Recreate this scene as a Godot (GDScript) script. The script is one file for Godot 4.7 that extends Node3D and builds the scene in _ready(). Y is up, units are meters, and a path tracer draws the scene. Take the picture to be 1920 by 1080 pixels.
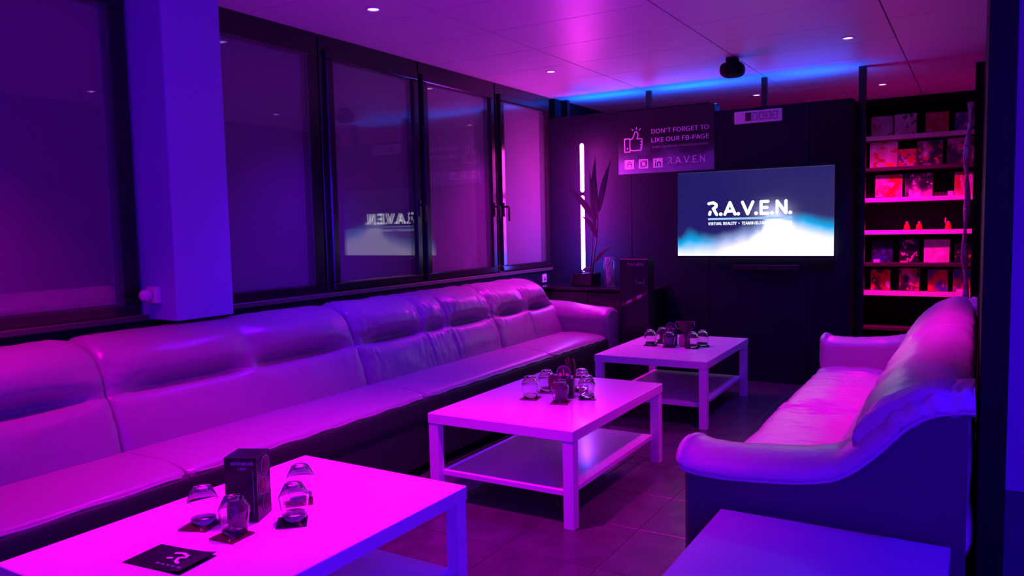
extends Node3D
# A lounge lit by coloured lamps. World: x to the right along the back partition, -z along the window wall, y up, metres.

const CEIL := 2.577
const WALL := -3.548

var sharp := {}          # shared meshes
var mats := {}

# ------------------------------------------------------------------ lamps of the room, some added as fill: x, z, linear colour, energy
var DOWN := [
	[-2.92, -3.40, Vector3(0.12, 0.0, 1.0), 5.5, 46.0, "round ceiling downlight glowing blue-white above the long sofa, nearest to the pillar"],
	[-2.95, -5.55, Vector3(1.0, 0.0, 0.95), 5.0, 48.0, "round ceiling downlight glowing pink-white near the far end of the window wall"],
	[-0.79, -5.77, Vector3(0.10, 0.0, 1.0), 3.6, 48.0, "round ceiling downlight glowing blue-white right of the ceiling projector"],
	[-0.785, -7.92, Vector3(1.0, 0.0, 0.45), 11.0, 70.0, "round ceiling downlight glowing pink in front of the game shelf"],
	[-1.88, -7.78, Vector3(1.0, 0.0, 0.45), 6.0, 70.0, "round ceiling downlight glowing red-pink behind the black partition"],
	[-2.92, -1.25, Vector3(1.0, 0.0, 0.62), 4.6, 44.0, "round ceiling downlight glowing magenta above the near end of the long sofa"],
	[-1.90, -2.40, Vector3(1.0, 0.0, 0.95), 8.5, 40.0, "round ceiling downlight glowing magenta above the gap between near and middle table"],
	[-2.10, -0.70, Vector3(1.0, 0.0, 0.95), 0.9, 38.0, "added ceiling downlight, out of view, glowing magenta above the photographer's end of the near table"],  # added to brighten the near table
	[-0.62, -3.90, Vector3(1.0, 0.0, 0.85), 5.6, 41.0, "round ceiling downlight glowing magenta above the right sofa"],
	[-0.55, -1.00, Vector3(0.12, 0.0, 1.0), 0.7, 60.0, "round ceiling downlight glowing deep blue above the near side table"],
	[1.00, -2.60, Vector3(0.0, 0.0, 1.0), 7.0, 70.0, "added ceiling downlight, out of view, glowing deep blue in the room on the right"],  # added to turn the right room's wall blue
]

func _ready() -> void:
	# ---------------- camera, environment, exposure
	var cam := Camera3D.new()
	cam.name = "camera"
	add_child(cam)
	cam.position = Vector3(0, 1.3503, 0)
	cam.basis = Basis(Vector3.UP, 0.5437) * Basis(Vector3.RIGHT, -0.079) * Basis(Vector3.BACK, -0.0213)
	cam.fov = rad_to_deg(2.0 * atan(540.0 / 1449.5))
	cam.near = 0.03
	cam.far = 60.0
	cam.current = true
	var env := Environment.new()
	env.background_mode = Environment.BG_COLOR
	env.background_color = Color(0, 0, 0)
	env.tonemap_mode = Environment.TONE_MAPPER_LINEAR
	env.tonemap_exposure = 1.0
	env.sdfgi_enabled = true
	env.ssao_enabled = true
	env.ssil_enabled = true
	var we := WorldEnvironment.new()
	we.name = "environment"
	we.environment = env
	add_child(we)

	make_materials()
	lamps()
	shell()
	windows()
	partition()
	long_sofa()
	right_sofa()
	tables()
	game_shelf()
	corner()
	tableware()

# ================================================================== helpers
func lin(v: Vector3) -> Color:
	return Color(v.x, v.y, v.z).linear_to_srgb()

func mat(called: String, c: Color, rough: float, metal := 0.0, spec := 0.5) -> StandardMaterial3D:
	var m := StandardMaterial3D.new()
	m.resource_name = called
	m.albedo_color = c
	m.roughness = rough
	m.metallic = metal
	m.metallic_specular = spec
	mats[called] = m
	return m

func glow(called: String, colour: Vector3, energy: float) -> StandardMaterial3D:
	var m := StandardMaterial3D.new()
	m.resource_name = called
	m.albedo_color = Color(0.5, 0.5, 0.5)
	m.roughness = 0.4
	m.emission_enabled = true
	m.emission = lin(colour)
	m.emission_energy_multiplier = energy
	return m

func noise_tex(freq: float, size: int, sd: int, normal := false, bump := 4.0, ramp: Gradient = null, stretch := Vector2.ONE) -> ImageTexture:
	var n := FastNoiseLite.new()
	n.seed = sd
	n.noise_type = FastNoiseLite.TYPE_SIMPLEX_SMOOTH
	n.frequency = freq
	n.fractal_octaves = 4
	var im := n.get_seamless_image(size, size)
	if normal:
		im.convert(Image.FORMAT_RGBA8)
		im.bump_map_to_normal_map(bump)
	elif ramp:
		im.convert(Image.FORMAT_RGBA8)
		for y in size:
			for x in size:
				im.set_pixel(x, y, ramp.sample(im.get_pixel(x, y).r))
	return ImageTexture.create_from_image(im)

func two_tone(a: Color, b: Color) -> Gradient:
	var g := Gradient.new()
	g.set_color(0, a)
	g.set_color(1, b)
	return g

func make_materials() -> void:
	var tiny := noise_tex(0.06, 256, 11, true, 2.5)
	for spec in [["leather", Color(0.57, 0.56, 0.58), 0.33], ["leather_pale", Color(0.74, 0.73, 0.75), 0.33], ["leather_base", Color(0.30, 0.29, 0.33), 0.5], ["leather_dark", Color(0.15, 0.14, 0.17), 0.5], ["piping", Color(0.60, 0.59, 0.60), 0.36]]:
		var m := mat(spec[0], spec[1], spec[2])
		m.normal_enabled = true
		m.normal_texture = tiny
		m.normal_scale = 0.35
		m.uv1_triplanar = true
		m.uv1_scale = Vector3(5, 5, 5)
	var w := mat("white_board", Color(0.92, 0.92, 0.92), 0.20)
	var tl := mat("floor_tile", Color(0.33, 0.32, 0.33), 0.30)
	tl.albedo_texture = noise_tex(0.02, 256, 3, false, 0, two_tone(Color(0.78, 0.78, 0.78), Color(1, 1, 1)))
	tl.uv1_triplanar = true
	tl.uv1_world_triplanar = true
	tl.uv1_scale = Vector3(1.1, 1.1, 1.1)
	tl.normal_enabled = true
	tl.normal_texture = noise_tex(0.035, 256, 5, true, 2.0)
	tl.normal_scale = 0.22
	mat("grout", Color(0.72, 0.68, 0.72), 0.8)
	mat("ceiling_panel", Color(0.86, 0.86, 0.86), 0.42)
	mat("ceiling_gap", Color(0.42, 0.42, 0.43), 0.5)
	mat("plaster", Color(0.80, 0.80, 0.80), 0.85)
	mat("black_wall", Color(0.10, 0.10, 0.16), 0.6, 0.0, 0.3)  # navy tint puts reflected blue light into the black
	mat("pillar_blue_lit", Color(0.58, 0.58, 0.84), 0.8)  # blue light falling on the pillar, tinted into its base colour
	mat("grey_board", Color(0.68, 0.68, 0.69), 0.3)
	mat("black_gloss", Color(0.10, 0.10, 0.11), 0.18)
	mat("black_matt", Color(0.06, 0.06, 0.065), 0.6, 0.0, 0.3)
	mat("frame", Color(0.12, 0.115, 0.12), 0.17)
	mat("sill", Color(0.30, 0.28, 0.28), 0.5)
	mat("handle", Color(0.16, 0.16, 0.17), 0.25)
	mat("steel", Color(0.6, 0.6, 0.62), 0.3, 0.9)
	mat("white_plastic", Color(0.88, 0.87, 0.86), 0.35)
	mat("white_print", Color(0.95, 0.95, 0.95), 0.6)
	mat("print_dim", Color(0.62, 0.60, 0.64), 0.6)
	mat("paper_dark", Color(0.13, 0.12, 0.14), 0.22)
	mat("maroon", Color(0.34, 0.13, 0.16), 0.35)
	mat("red_print", Color(0.80, 0.25, 0.25), 0.4)
	mat("leaf", Color(0.36, 0.42, 0.33), 0.4)
	mat("soil", Color(0.2, 0.17, 0.15), 0.9)
	mat("red_plastic", Color(0.85, 0.14, 0.12), 0.4)
	mat("orange_print", Color(0.95, 0.55, 0.18), 0.5)
	mat("pink_print", Color(0.85, 0.45, 0.55), 0.4)
	mat("dark_wood", Color(0.22, 0.16, 0.17), 0.5)
	var bl := mat("blind", Color(0.40, 0.38, 0.41), 0.9)
	bl.normal_enabled = true
	bl.normal_texture = tiny
	bl.normal_scale = 0.25
	bl.uv1_triplanar = true
	bl.uv1_scale = Vector3(12, 12, 12)
	var gl := mat("pane", Color(0.9, 0.92, 0.95, 0.04), 0.0)
	gl.transparency = BaseMaterial3D.TRANSPARENCY_ALPHA
	var tg := mat("tumbler", Color(1, 1, 1, 0.03), 0.0)
	tg.transparency = BaseMaterial3D.TRANSPARENCY_ALPHA
	var tb := mat("tumbler_base", Color(1, 1, 1, 0.0), 0.0)
	tb.refraction_enabled = true
	tb.refraction_scale = 0.05
	var fo := mat("foil", Color(0.75, 0.78, 0.82), 0.2, 0.35)
	fo.normal_enabled = true
	fo.normal_texture = noise_tex(0.02, 256, 9, true, 9.0)
	fo.uv1_triplanar = true
	fo.uv1_scale = Vector3(2, 2, 2)

# ---- shape helpers: every face is given counter-clockwise as seen from outside
func mb() -> SurfaceTool:
	var st := SurfaceTool.new()
	st.begin(Mesh.PRIMITIVE_TRIANGLES)
	return st

func tri(st: SurfaceTool, a: Vector3, b: Vector3, c: Vector3) -> void:
	st.add_vertex(a); st.add_vertex(c); st.add_vertex(b)

func quad(st: SurfaceTool, a: Vector3, b: Vector3, c: Vector3, d: Vector3) -> void:
	tri(st, a, b, c); tri(st, a, c, d)

func box(st: SurfaceTool, lo: Vector3, hi: Vector3, b := 0.0, xf := Transform3D.IDENTITY) -> void:
	# a box with chamfered edges
	st.set_smooth_group(-1)
	var c := (lo + hi) * 0.5
	var h := (hi - lo) * 0.5
	b = minf(b, minf(h.x, minf(h.y, h.z)) * 0.9)
	var p := func(x: float, y: float, z: float) -> Vector3: return xf * (c + Vector3(x, y, z))
	for ax in 3:
		for s in [-1.0, 1.0]:
			var u := (ax + 1) % 3
			var v := (ax + 2) % 3
			var q := []
			for k in [[-1, -1], [1, -1], [1, 1], [-1, 1]]:
				var w := Vector3.ZERO
				w[ax] = s * h[ax]
				w[u] = k[0] * (h[u] - b)
				w[v] = k[1] * (h[v] - b)
				q.append(xf * (c + w))
			if s > 0: quad(st, q[0], q[1], q[2], q[3])
			else: quad(st, q[3], q[2], q[1], q[0])
	if b <= 0.0:
		return
	for ax in 3:
		var u := (ax + 1) % 3
		var v := (ax + 2) % 3
		for su in [-1.0, 1.0]:
			for sv in [-1.0, 1.0]:
				var q := []
				for k in [[-1, 0], [1, 0], [1, 1], [-1, 1]]:
					var w := Vector3.ZERO
					w[ax] = k[0] * (h[ax] - b)
					w[u] = su * (h[u] - (b if k[1] == 1 else 0.0))
					w[v] = sv * (h[v] - (0.0 if k[1] == 1 else b))
					q.append(xf * (c + w))
				if su * sv > 0: quad(st, q[0], q[3], q[2], q[1])
				else: quad(st, q[0], q[1], q[2], q[3])
	for sx in [-1.0, 1.0]:
		for sy in [-1.0, 1.0]:
			for sz in [-1.0, 1.0]:
				var a: Vector3 = p.call(sx * h.x, sy * (h.y - b), sz * (h.z - b))
				var d: Vector3 = p.call(sx * (h.x - b), sy * h.y, sz * (h.z - b))
				var e: Vector3 = p.call(sx * (h.x - b), sy * (h.y - b), sz * h.z)
				if sx * sy * sz > 0: tri(st, a, d, e)
				else: tri(st, a, e, d)

func loft(st: SurfaceTool, rings: Array, flip := false, caps := true, group := 0) -> void:
	# closed rings of points joined in order
	st.set_smooth_group(group)
	var n: int = rings[0].size()
	for i in rings.size() - 1:
		var a: PackedVector3Array = rings[i]
		var b: PackedVector3Array = rings[i + 1]
		for j in n:
			var k := (j + 1) % n
			if flip: quad(st, a[j], b[j], b[k], a[k])
			else: quad(st, a[j], a[k], b[k], b[j])
	if caps:
		for e in 2:
			var r: PackedVector3Array = rings[0] if e == 0 else rings[-1]
			var c := Vector3.ZERO
			for v in r: c += v
			c /= n
			for j in n:
				var k := (j + 1) % n
				if (e == 0) != flip: tri(st, c, r[k], r[j])
				else: tri(st, c, r[j], r[k])

func tube(st: SurfaceTool, path: Array, r: Variant, n := 10, squash := 1.0) -> void:
	# a round bar along a path; r is one radius or one for each point
	var rings := []
	for i in path.size():
		var d: Vector3 = (path[mini(i + 1, path.size() - 1)] - path[maxi(i - 1, 0)]).normalized()
		var u := d.cross(Vector3.UP if absf(d.y) < 0.9 else Vector3.RIGHT).normalized()
		var v := d.cross(u)
		var rr: float = r[i] if r is Array else r
		var ring := PackedVector3Array()
		for j in n:
			var a := TAU * j / n
			ring.append(path[i] + (u * cos(a) + v * sin(a) * squash) * rr)
		rings.append(ring)
	loft(st, rings)

func lathe(st: SurfaceTool, prof: Array, n := 28, caps := false) -> void:
	var rings := []
	for p in prof:
		var ring := PackedVector3Array()
		for j in n:
			var a := -TAU * j / n
			ring.append(Vector3(p[0] * cos(a), p[1], p[0] * sin(a)))
		rings.append(ring)
	loft(st, rings, false, caps)

func commit(st: SurfaceTool) -> ArrayMesh:
	st.generate_normals()
	st.index()
	return st.commit()

func obj(called: String, shape: Variant, m: Variant, parent: Node = self) -> MeshInstance3D:
	var o := MeshInstance3D.new()
	o.name = called
	o.mesh = commit(shape) if shape is SurfaceTool else shape
	o.material_override = mats[m] if m is String else m
	o.cast_shadow = GeometryInstance3D.SHADOW_CASTING_SETTING_ON
	parent.add_child(o, true)
	var bare := String(o.name)
	if bare != called:  # second leg -> leg_001
		var k := 1
		while parent.has_node(NodePath("%s_%03d" % [called, k])): k += 1
		o.name = "%s_%03d" % [called, k]
	return o

func thing(called: String, label: String, category: String, at := Vector3.ZERO, group := "", turn := 0.0) -> Node3D:
	var o := Node3D.new()
	o.name = numbered(called)
	add_child(o)
	o.position = at
	o.rotation.y = turn
	tag(o, label, category, group)
	return o

func numbered(called: String) -> String:
	if not has_node(NodePath(called)): return called
	var k := 1
	while has_node(NodePath("%s_%03d" % [called, k])): k += 1
	return "%s_%03d" % [called, k]

func tag(o: Node, label: String, category: String, group := "") -> void:
	o.set_meta("label", label)
	o.set_meta("category", category)
	if group: o.set_meta("group", group)

func dup(o: Node3D, at: Vector3, label: String, turn := 0.0) -> Node3D:
	var bare := String(o.name)
	var c: Node3D = o.duplicate()
	c.name = numbered(bare)
	add_child(c)
	c.position = at
	c.rotation.y = turn
	c.set_meta("label", label)
	return c

func struct(called: String, st: Variant, m: Variant, label: String, category: String) -> MeshInstance3D:
	var o := obj(called, st, m)
	o.set_meta("kind", "structure")
	tag(o, label, category)
	return o

func one(lo: Vector3, hi: Vector3, b := 0.0) -> SurfaceTool:
	var st := mb()
	box(st, lo, hi, b)
	return st

func stroke(st: SurfaceTool, pts: Array, w: float, depth: float, scale := Vector2.ONE, at := Vector3.ZERO) -> void:
	# a flat pen line in the x-y plane, extruded by depth towards +z
	st.set_smooth_group(-1)
	for i in pts.size():
		var a := Vector2(pts[i][0], pts[i][1]) * scale
		var disc := []
		for j in 10:
			var t := TAU * j / 10.0
			disc.append(at + Vector3(a.x + cos(t) * w / 2, a.y + sin(t) * w / 2, depth))
		for j in 10:
			var p: Vector3 = disc[j]
			var q: Vector3 = disc[(j + 1) % 10]
			tri(st, at + Vector3(a.x, a.y, depth), p, q)
			quad(st, p - Vector3(0, 0, depth), q - Vector3(0, 0, depth), q, p)
		if i + 1 < pts.size():
			var b := Vector2(pts[i + 1][0], pts[i + 1][1]) * scale
			var n := (b - a).normalized().orthogonal() * w / 2
			var c := [a + n, a - n, b - n, b + n]
			var f := []
			for v in c: f.append(at + Vector3(v.x, v.y, depth * 1.01))
			var nrm: float = (c[1] - c[0]).cross(c[2] - c[1])
			if nrm < 0: f.reverse()
			quad(st, f[0], f[1], f[2], f[3])

const GLYPH := {
	"R": [[[0.05, 0.92], [0.34, 0.98], [0.52, 0.84], [0.52, 0.66], [0.34, 0.52], [0.56, 0.05]], [[0.10, 0.08], [0.14, 0.26]]],
	"A": [[[0.04, 0.05], [0.36, 0.95], [0.68, 0.05]], [[0.18, 0.30], [0.54, 0.30]]],
	"V": [[[0.04, 0.95], [0.36, 0.05], [0.68, 0.95]]],
	"E": [[[0.50, 0.95], [0.08, 0.95], [0.08, 0.05], [0.50, 0.05]], [[0.08, 0.5], [0.44, 0.5]]],
	"N": [[[0.08, 0.05], [0.08, 0.95], [0.60, 0.05], [0.60, 0.95]]],
	".": [[[0.12, 0.07]]],
}

func wordmark(st: SurfaceTool, width: float, height: float, pen: float, depth: float, at: Vector3, text := "R.A.V.E.N.") -> void:
	# the lounge's lettering; at is its lower left corner
	var adv := {"R": 0.70, "A": 0.76, "V": 0.76, "E": 0.62, "N": 0.74, ".": 0.34}
	var total := 0.0
	for ch in text: total += adv[ch]
	var x := 0.0
	for ch in text:
		for line in GLYPH[ch]:
			var pts := []
			for q in line: pts.append([x + q[0] * width / total, q[1] * height])
			stroke(st, pts, pen * (1.25 if ch == "." else 1.0), depth, Vector2.ONE, at)
		x += adv[ch] * width / total

func lettering(called: String, text: String, parent: Node3D, m: Variant, at: Vector3, width: float, height: float, face := Basis.IDENTITY, bold := true, serif := false) -> MeshInstance3D:
	var f := SystemFont.new()
	f.font_names = PackedStringArray(["Droid Serif" if serif else "Droid Sans"])
	f.font_weight = 700 if bold else 400
	f.font_italic = serif
	var t := TextMesh.new()
	t.text = text
	t.font = f
	t.font_size = 24
	t.pixel_size = 0.01
	t.depth = 0.02
	t.curve_step = 2.0
	var o := obj(called, t, m, parent)
	var bb := t.get_aabb()
	var s := Vector3(width / bb.size.x, height / bb.size.y, 0.06)
	var ctr := bb.position + bb.size / 2
	o.transform = Transform3D(face * Basis.from_scale(s), at - face * (Vector3(ctr.x, ctr.y, 0) * s))
	return o

# ================================================================== lamps
func lamps() -> void:
	var ring := mb()
	lathe(ring, [[0.030, 0.0], [0.034, -0.006], [0.045, -0.004], [0.047, 0.0], [0.047, 0.002], [0.030, 0.002], [0.030, 0.0]], 24)
	var ring_mesh := commit(ring)
	var lens := mb()
	lathe(lens, [[0.001, -0.0045], [0.015, -0.004], [0.029, -0.001], [0.029, 0.001], [0.001, 0.001]], 20)
	var lens_mesh := commit(lens)
	for d in DOWN:
		var col: Vector3 = d[2]
		var t := thing("ceiling_downlight", d[5], "downlight", Vector3(d[0], CEIL, d[1]), "downlights in the ceiling panels")
		obj("bezel", ring_mesh, "white_plastic", t)
		obj("lens", lens_mesh, glow("lens_glow", Vector3(0.22, 0.22, 0.22) + col * 0.78, 9.0), t)
		var l := SpotLight3D.new()
		l.name = "lamp"
		t.add_child(l)
		l.position = Vector3(0, -0.012, 0)
		l.rotation.x = -PI / 2
		l.spot_angle = d[4]
		l.spot_angle_attenuation = 1.0
		l.spot_range = 14.0
		l.spot_attenuation = 2.0
		l.light_color = lin(col)
		l.light_energy = d[3]
		l.light_size = 0.028
		l.shadow_enabled = true
	# tube lamps: one stands in the far corner; two more are added out of view as fill light
	tube_lamp(Vector3(-3.108, 0.915, -6.42), [Vector3(1, 0, 0.62), Vector3(1, 0, 0.80), Vector3(1, 0, 0.92), Vector3(1.0, 0, 1.0), Vector3(0.80, 0, 1.0), Vector3(0.35, 0.0, 1.0), Vector3(0.03, 0.04, 1.0)], "glowing pair of stacked neon tubes shading from pink to blue in the far corner", 1.0, 0.06)
	tube_lamp(Vector3(-3.2, 0.0, 0.9), [Vector3(1, 0, 0.8), Vector3(1, 0, 0.8), Vector3(1, 0, 0.8), Vector3(1, 0, 0.9), Vector3(1, 0, 0.9), Vector3(0.9, 0, 1), Vector3(0.8, 0, 1.0)], "added magenta fill tubes, out of view behind the near end of the long sofa", 0.015, 0.08)
	tube_lamp(Vector3(0.75, 0.0, 0.15), [Vector3(0.1, 0, 1), Vector3(0.08, 0, 1), Vector3(0.06, 0, 1), Vector3(0.05, 0, 1), Vector3(0.05, 0, 1), Vector3(0.05, 0, 1), Vector3(0.05, 0, 1)], "added blue fill tubes, out of view in the room on the right", 0.07, 5.5)

func tube_lamp(at: Vector3, cols: Array, label: String, bright: float, light: float) -> void:
	var t := thing("tube_lamp", label, "tube lamp", at)
	var y0 := 0.018
	if at.y < 0.5:
		y0 = 0.9
		var p := mb()
		lathe(p, [[0.001, 0.0], [0.13, 0.0], [0.13, 0.015], [0.02, 0.03], [0.015, 0.9], [0.001, 0.9]], 20)
		obj("stand", p, "black_gloss", t)
	else:
		var p := mb()
		lathe(p, [[0.001, 0.0], [0.055, 0.0], [0.055, 0.010], [0.02, 0.016], [0.001, 0.016]], 20)
		obj("foot", p, "black_gloss", t)
	# four segments below, three above, a dark joint between the two tubes
	var y := y0
	for k in 7:
		var i := 6 - k  # colours run from the top down
		var h := 0.172 if k < 4 else 0.147
		if k == 4:
			var j := mb()
			lathe(j, [[0.001, 0], [0.014, 0], [0.014, 0.03], [0.001, 0.03]], 16)
			obj("joint", j, "black_matt", t).position.y = y
			y += 0.03
		var r := 0.0175
		var s := mb()
		var prof := [[r, 0.0], [r, h]]
		if k == 0 or k == 4: prof = [[0.001, 0.0], [0.010, 0.003], [r, 0.014], [r, h]]
		if k == 3 or k == 6: prof = [[r, 0.0], [r, h - 0.014], [0.010, h - 0.003], [0.001, h]]
		lathe(s, prof, 20)
		var c: Vector3 = cols[i]
		var o := obj("tube_segment", s, glow("tube_glow", c * 0.965 + Vector3(0.035, 0.035, 0.035), 70.0 * bright), t)
		o.position.y = y
		var l := OmniLight3D.new()
		l.name = "lamp"
		t.add_child(l, true)
		l.position = Vector3(0, y + h / 2, 0)
		l.light_color = lin(c)
		l.light_energy = light / 7.0
		l.light_size = 0.012
		l.omni_range = 14.0
		l.omni_attenuation = 2.0
		l.shadow_enabled = true
		y += h

# ================================================================== floor, ceiling, walls
func shell() -> void:
	# floor: grout bed with single tiles laid on it
	var fl := struct("floor", one(Vector3(-3.9, -0.15, -9.5), Vector3(2.8, -0.006, 2.2)), "grout", "dark grey stone tiled floor with pale joints", "floor")
	var p := 0.44
	var tile := commit(one(Vector3(-p / 2 + 0.0025, -0.012, -p / 2 + 0.0025), Vector3(p / 2 - 0.0025, 0.0, p / 2 - 0.0025), 0.0018))
	var x := -1.70 - p * 4 + p / 2
	while x < 2.6:
		var z := -2.69 + p * 9 + p / 2
		while z > -9.3:
			if x < 0.1 or z > -4.4:
				if absf(x) < 4.0 and z < 1.4:
					var o := obj("tile", tile, "floor_tile", fl)
					o.position = Vector3(x, 0, z)
			z -= p
		x += p
	# ceiling: slab with panels under it, slightly apart
	var ce := struct("ceiling", one(Vector3(-3.9, CEIL + 0.008, -9.5), Vector3(2.8, CEIL + 0.2, 2.2)), "ceiling_gap", "suspended ceiling of pale rectangular panels with fine joints", "ceiling")
	var px := 1.08
	var pz := 0.58
	var panel := commit(one(Vector3(-px / 2 + 0.004, 0, -pz / 2 + 0.002), Vector3(px / 2 - 0.004, 0.02, pz / 2 - 0.002), 0.002))
	for i in range(-1, 5):
		for k in range(-16, 3):
			var c := Vector3(-2.67 + px * (i + 0.5), CEIL, -4.22 + pz * (k + 5.5))
			if c.z > 1.6 or c.x < -4.0: continue
			var o := obj("ceiling_panel", panel, "ceiling_panel", ce)
			o.position = c
	# left wall below the windows, with sill
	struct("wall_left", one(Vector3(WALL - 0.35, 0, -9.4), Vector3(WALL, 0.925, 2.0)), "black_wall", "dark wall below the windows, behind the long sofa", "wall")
	var bk := mb()
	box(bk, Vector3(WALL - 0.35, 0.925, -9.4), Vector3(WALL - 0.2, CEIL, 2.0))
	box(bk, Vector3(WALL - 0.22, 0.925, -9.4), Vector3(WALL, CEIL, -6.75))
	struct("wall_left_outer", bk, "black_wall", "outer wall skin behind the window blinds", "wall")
	struct("trim_1", one(Vector3(WALL - 0.2, 0.925, -6.7), Vector3(WALL + 0.025, 0.955, 1.9), 0.004), "sill", "dark window sill running behind the long sofa", "window sill")
	struct("wall_pillar", one(Vector3(WALL - 0.2, 0.93, -2.668), Vector3(-3.301, CEIL, -2.337), 0.004), "pillar_blue_lit", "square pillar between the windows, blue light tinted into its colour", "pillar")
	# far wall behind the shelf, walls around the rest
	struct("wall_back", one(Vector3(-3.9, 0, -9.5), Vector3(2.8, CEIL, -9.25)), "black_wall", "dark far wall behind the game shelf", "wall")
	struct("wall_front", one(Vector3(-3.9, 0, 2.0), Vector3(2.8, CEIL, 2.2)), "plaster", "pale wall behind the photographer", "wall")
	struct("wall_right", one(Vector3(2.6, 0, -9.4), Vector3(2.8, CEIL, 2.1)), "plaster", "pale wall of the room on the right", "wall")
	struct("wall_side", one(Vector3(0.012, 0, -7.0), Vector3(0.078, CEIL, -2.47), 0.003), "black_matt", "black dividing wall behind the right sofa, seen almost edge-on", "wall")
	struct("wall_right_room", one(Vector3(0.078, 0, -4.6), Vector3(2.6, CEIL, -4.45)), "plaster", "wall of the room on the right, lit blue", "wall")
	struct("trim_2", one(Vector3(-0.05, 0, -7.5), Vector3(0.012, CEIL, -7.3), 0.003), "black_matt", "thin black post at the far end of the dividing wall", "post")
	# crumpled foil strip hanging beside the post
	var st := mb()
	var rings := []
	var rng := RandomNumberGenerator.new()
	rng.seed = 7
	for k in 30:
		var y := 0.55 + 1.72 * k / 29.0
		var w := 0.020 + 0.012 * sin(k * 0.9) * rng.randf()
		var xo := -0.083 + 0.008 * sin(k * 0.5) - 0.012 * sin(PI * k / 29.0)
		var ring := PackedVector3Array()
		for j in 8:
			var a := TAU * j / 8.0
			ring.append(Vector3(xo + cos(a) * w + rng.randf_range(-0.004, 0.004), y, -7.31 + sin(a) * 0.022 + rng.randf_range(-0.005, 0.005)))
		rings.append(ring)
	loft(st, rings, true)
	tag(obj("foil_strip", st, "foil"), "crumpled shiny foil strip hanging on the thin black post beside the shelf", "foil strip")

# ================================================================== windows
func windows() -> void:
	# panes: [z near, z far, sash?, handle z or 0]
	var nums := 0
	var spec := [
		[-0.60, -2.225, false, 0.0, "large dark window left of the pillar with lowered blind"],
		[-2.62, -3.50, false, 0.0, "fixed dark window right beside the pillar, blind lowered"],
		[-3.715, -4.525, true, -4.626, "sash window that mirrors the television, handle on its right"],
		[-4.70, -5.56, true, -5.700, "sash window between the mirrored television and the mirrored neon tubes"],
		[-5.78, -6.53, true, -5.745, "last sash window beside the neon corner, glowing magenta"],
	]
	for s in spec:
		nums += 1
		var za: float = s[0]
		var zb: float = s[1]
		var y0 := 1.015
		var y1 := 2.43
		var w := Node3D.new()
		w.name = "window_%d" % nums
		add_child(w)
		w.set_meta("kind", "structure")
		tag(w, s[4], "window")
		# outer frame, up to the ceiling and down to the sill
		var f := mb()
		var m := 0.07 if s[2] else 0.0
		var ea := 0.1 if nums != 2 else 0.02
		var eb := 0.1
		if nums == 1: ea = 0.08
		if nums == 5: eb = 0.12
		if nums == 1: eb = 0.10
		var x0 := WALL - 0.14
		var xf := WALL - 0.012
		box(f, Vector3(x0, y1 + m * 0.5, zb - eb), Vector3(xf, CEIL, za + ea), 0.004)
		box(f, Vector3(x0, 0.955, zb - eb), Vector3(xf, y0 - m * 0.4, za + ea), 0.004)
		box(f, Vector3(x0, y0 - m * 0.4, za + m * 0.5), Vector3(xf, y1 + m * 0.5, za + ea), 0.004)
		box(f, Vector3(x0, y0 - m * 0.4, zb - eb), Vector3(xf, y1 + m * 0.5, zb - m * 0.5), 0.004)
		obj("window_frame", f, "frame", w)
		if s[2]:
			var sa := mb()
			var xs := WALL + 0.014
			var e := 0.062
			box(sa, Vector3(x0 + 0.05, y1 - 0.0, zb - e), Vector3(xs, y1 + e, za + e), 0.008)
			box(sa, Vector3(x0 + 0.05, y0 - e * 0.8, zb - e), Vector3(xs, y0, za + e), 0.008)
			box(sa, Vector3(x0 + 0.05, y0 - 0.002, za), Vector3(xs, y1 + 0.002, za + e), 0.008)
			box(sa, Vector3(x0 + 0.05, y0 - 0.002, zb - e), Vector3(xs, y1 + 0.002, zb), 0.008)
			var so := obj("sash", sa, "frame", w)
			if s[3] != 0.0:
				var h := mb()
				var hz: float = zb - 0.034 if nums < 5 else za + 0.034
				box(h, Vector3(xs, 1.44, hz - 0.014), Vector3(xs + 0.010, 1.56, hz + 0.014), 0.004)
				tube(h, [Vector3(xs + 0.008, 1.525, hz), Vector3(xs + 0.04, 1.525, hz), Vector3(xs + 0.052, 1.51, hz + 0.002), Vector3(xs + 0.052, 1.47, hz + 0.004), Vector3(xs + 0.050, 1.40, hz + 0.004)], [0.009, 0.009, 0.0095, 0.010, 0.008], 10)
				obj("handle", h, "handle", so)
		# a single sheet, so that it mirrors once
		var gs := mb()
		gs.set_smooth_group(-1)
		quad(gs, Vector3(WALL - 0.006, y0 - 0.01, zb - 0.01), Vector3(WALL - 0.006, y1 + 0.01, zb - 0.01), Vector3(WALL - 0.006, y1 + 0.01, za + 0.01), Vector3(WALL - 0.006, y0 - 0.01, za + 0.01))
		obj("pane", gs, "pane", w)
		obj("pane", gs.commit(), "pane", w).position.x = -0.016
		var b := mb()
		box(b, Vector3(WALL - 0.066, y0 - 0.02, zb - 0.02), Vector3(WALL - 0.062, y1 + 0.03, za + 0.02))
		tube(b, [Vector3(WALL - 0.086, y1 + 0.02, zb - 0.02), Vector3(WALL - 0.086, y1 + 0.02, za + 0.02)], 0.018, 10)
		obj("blind", b, "blind", w)

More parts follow.
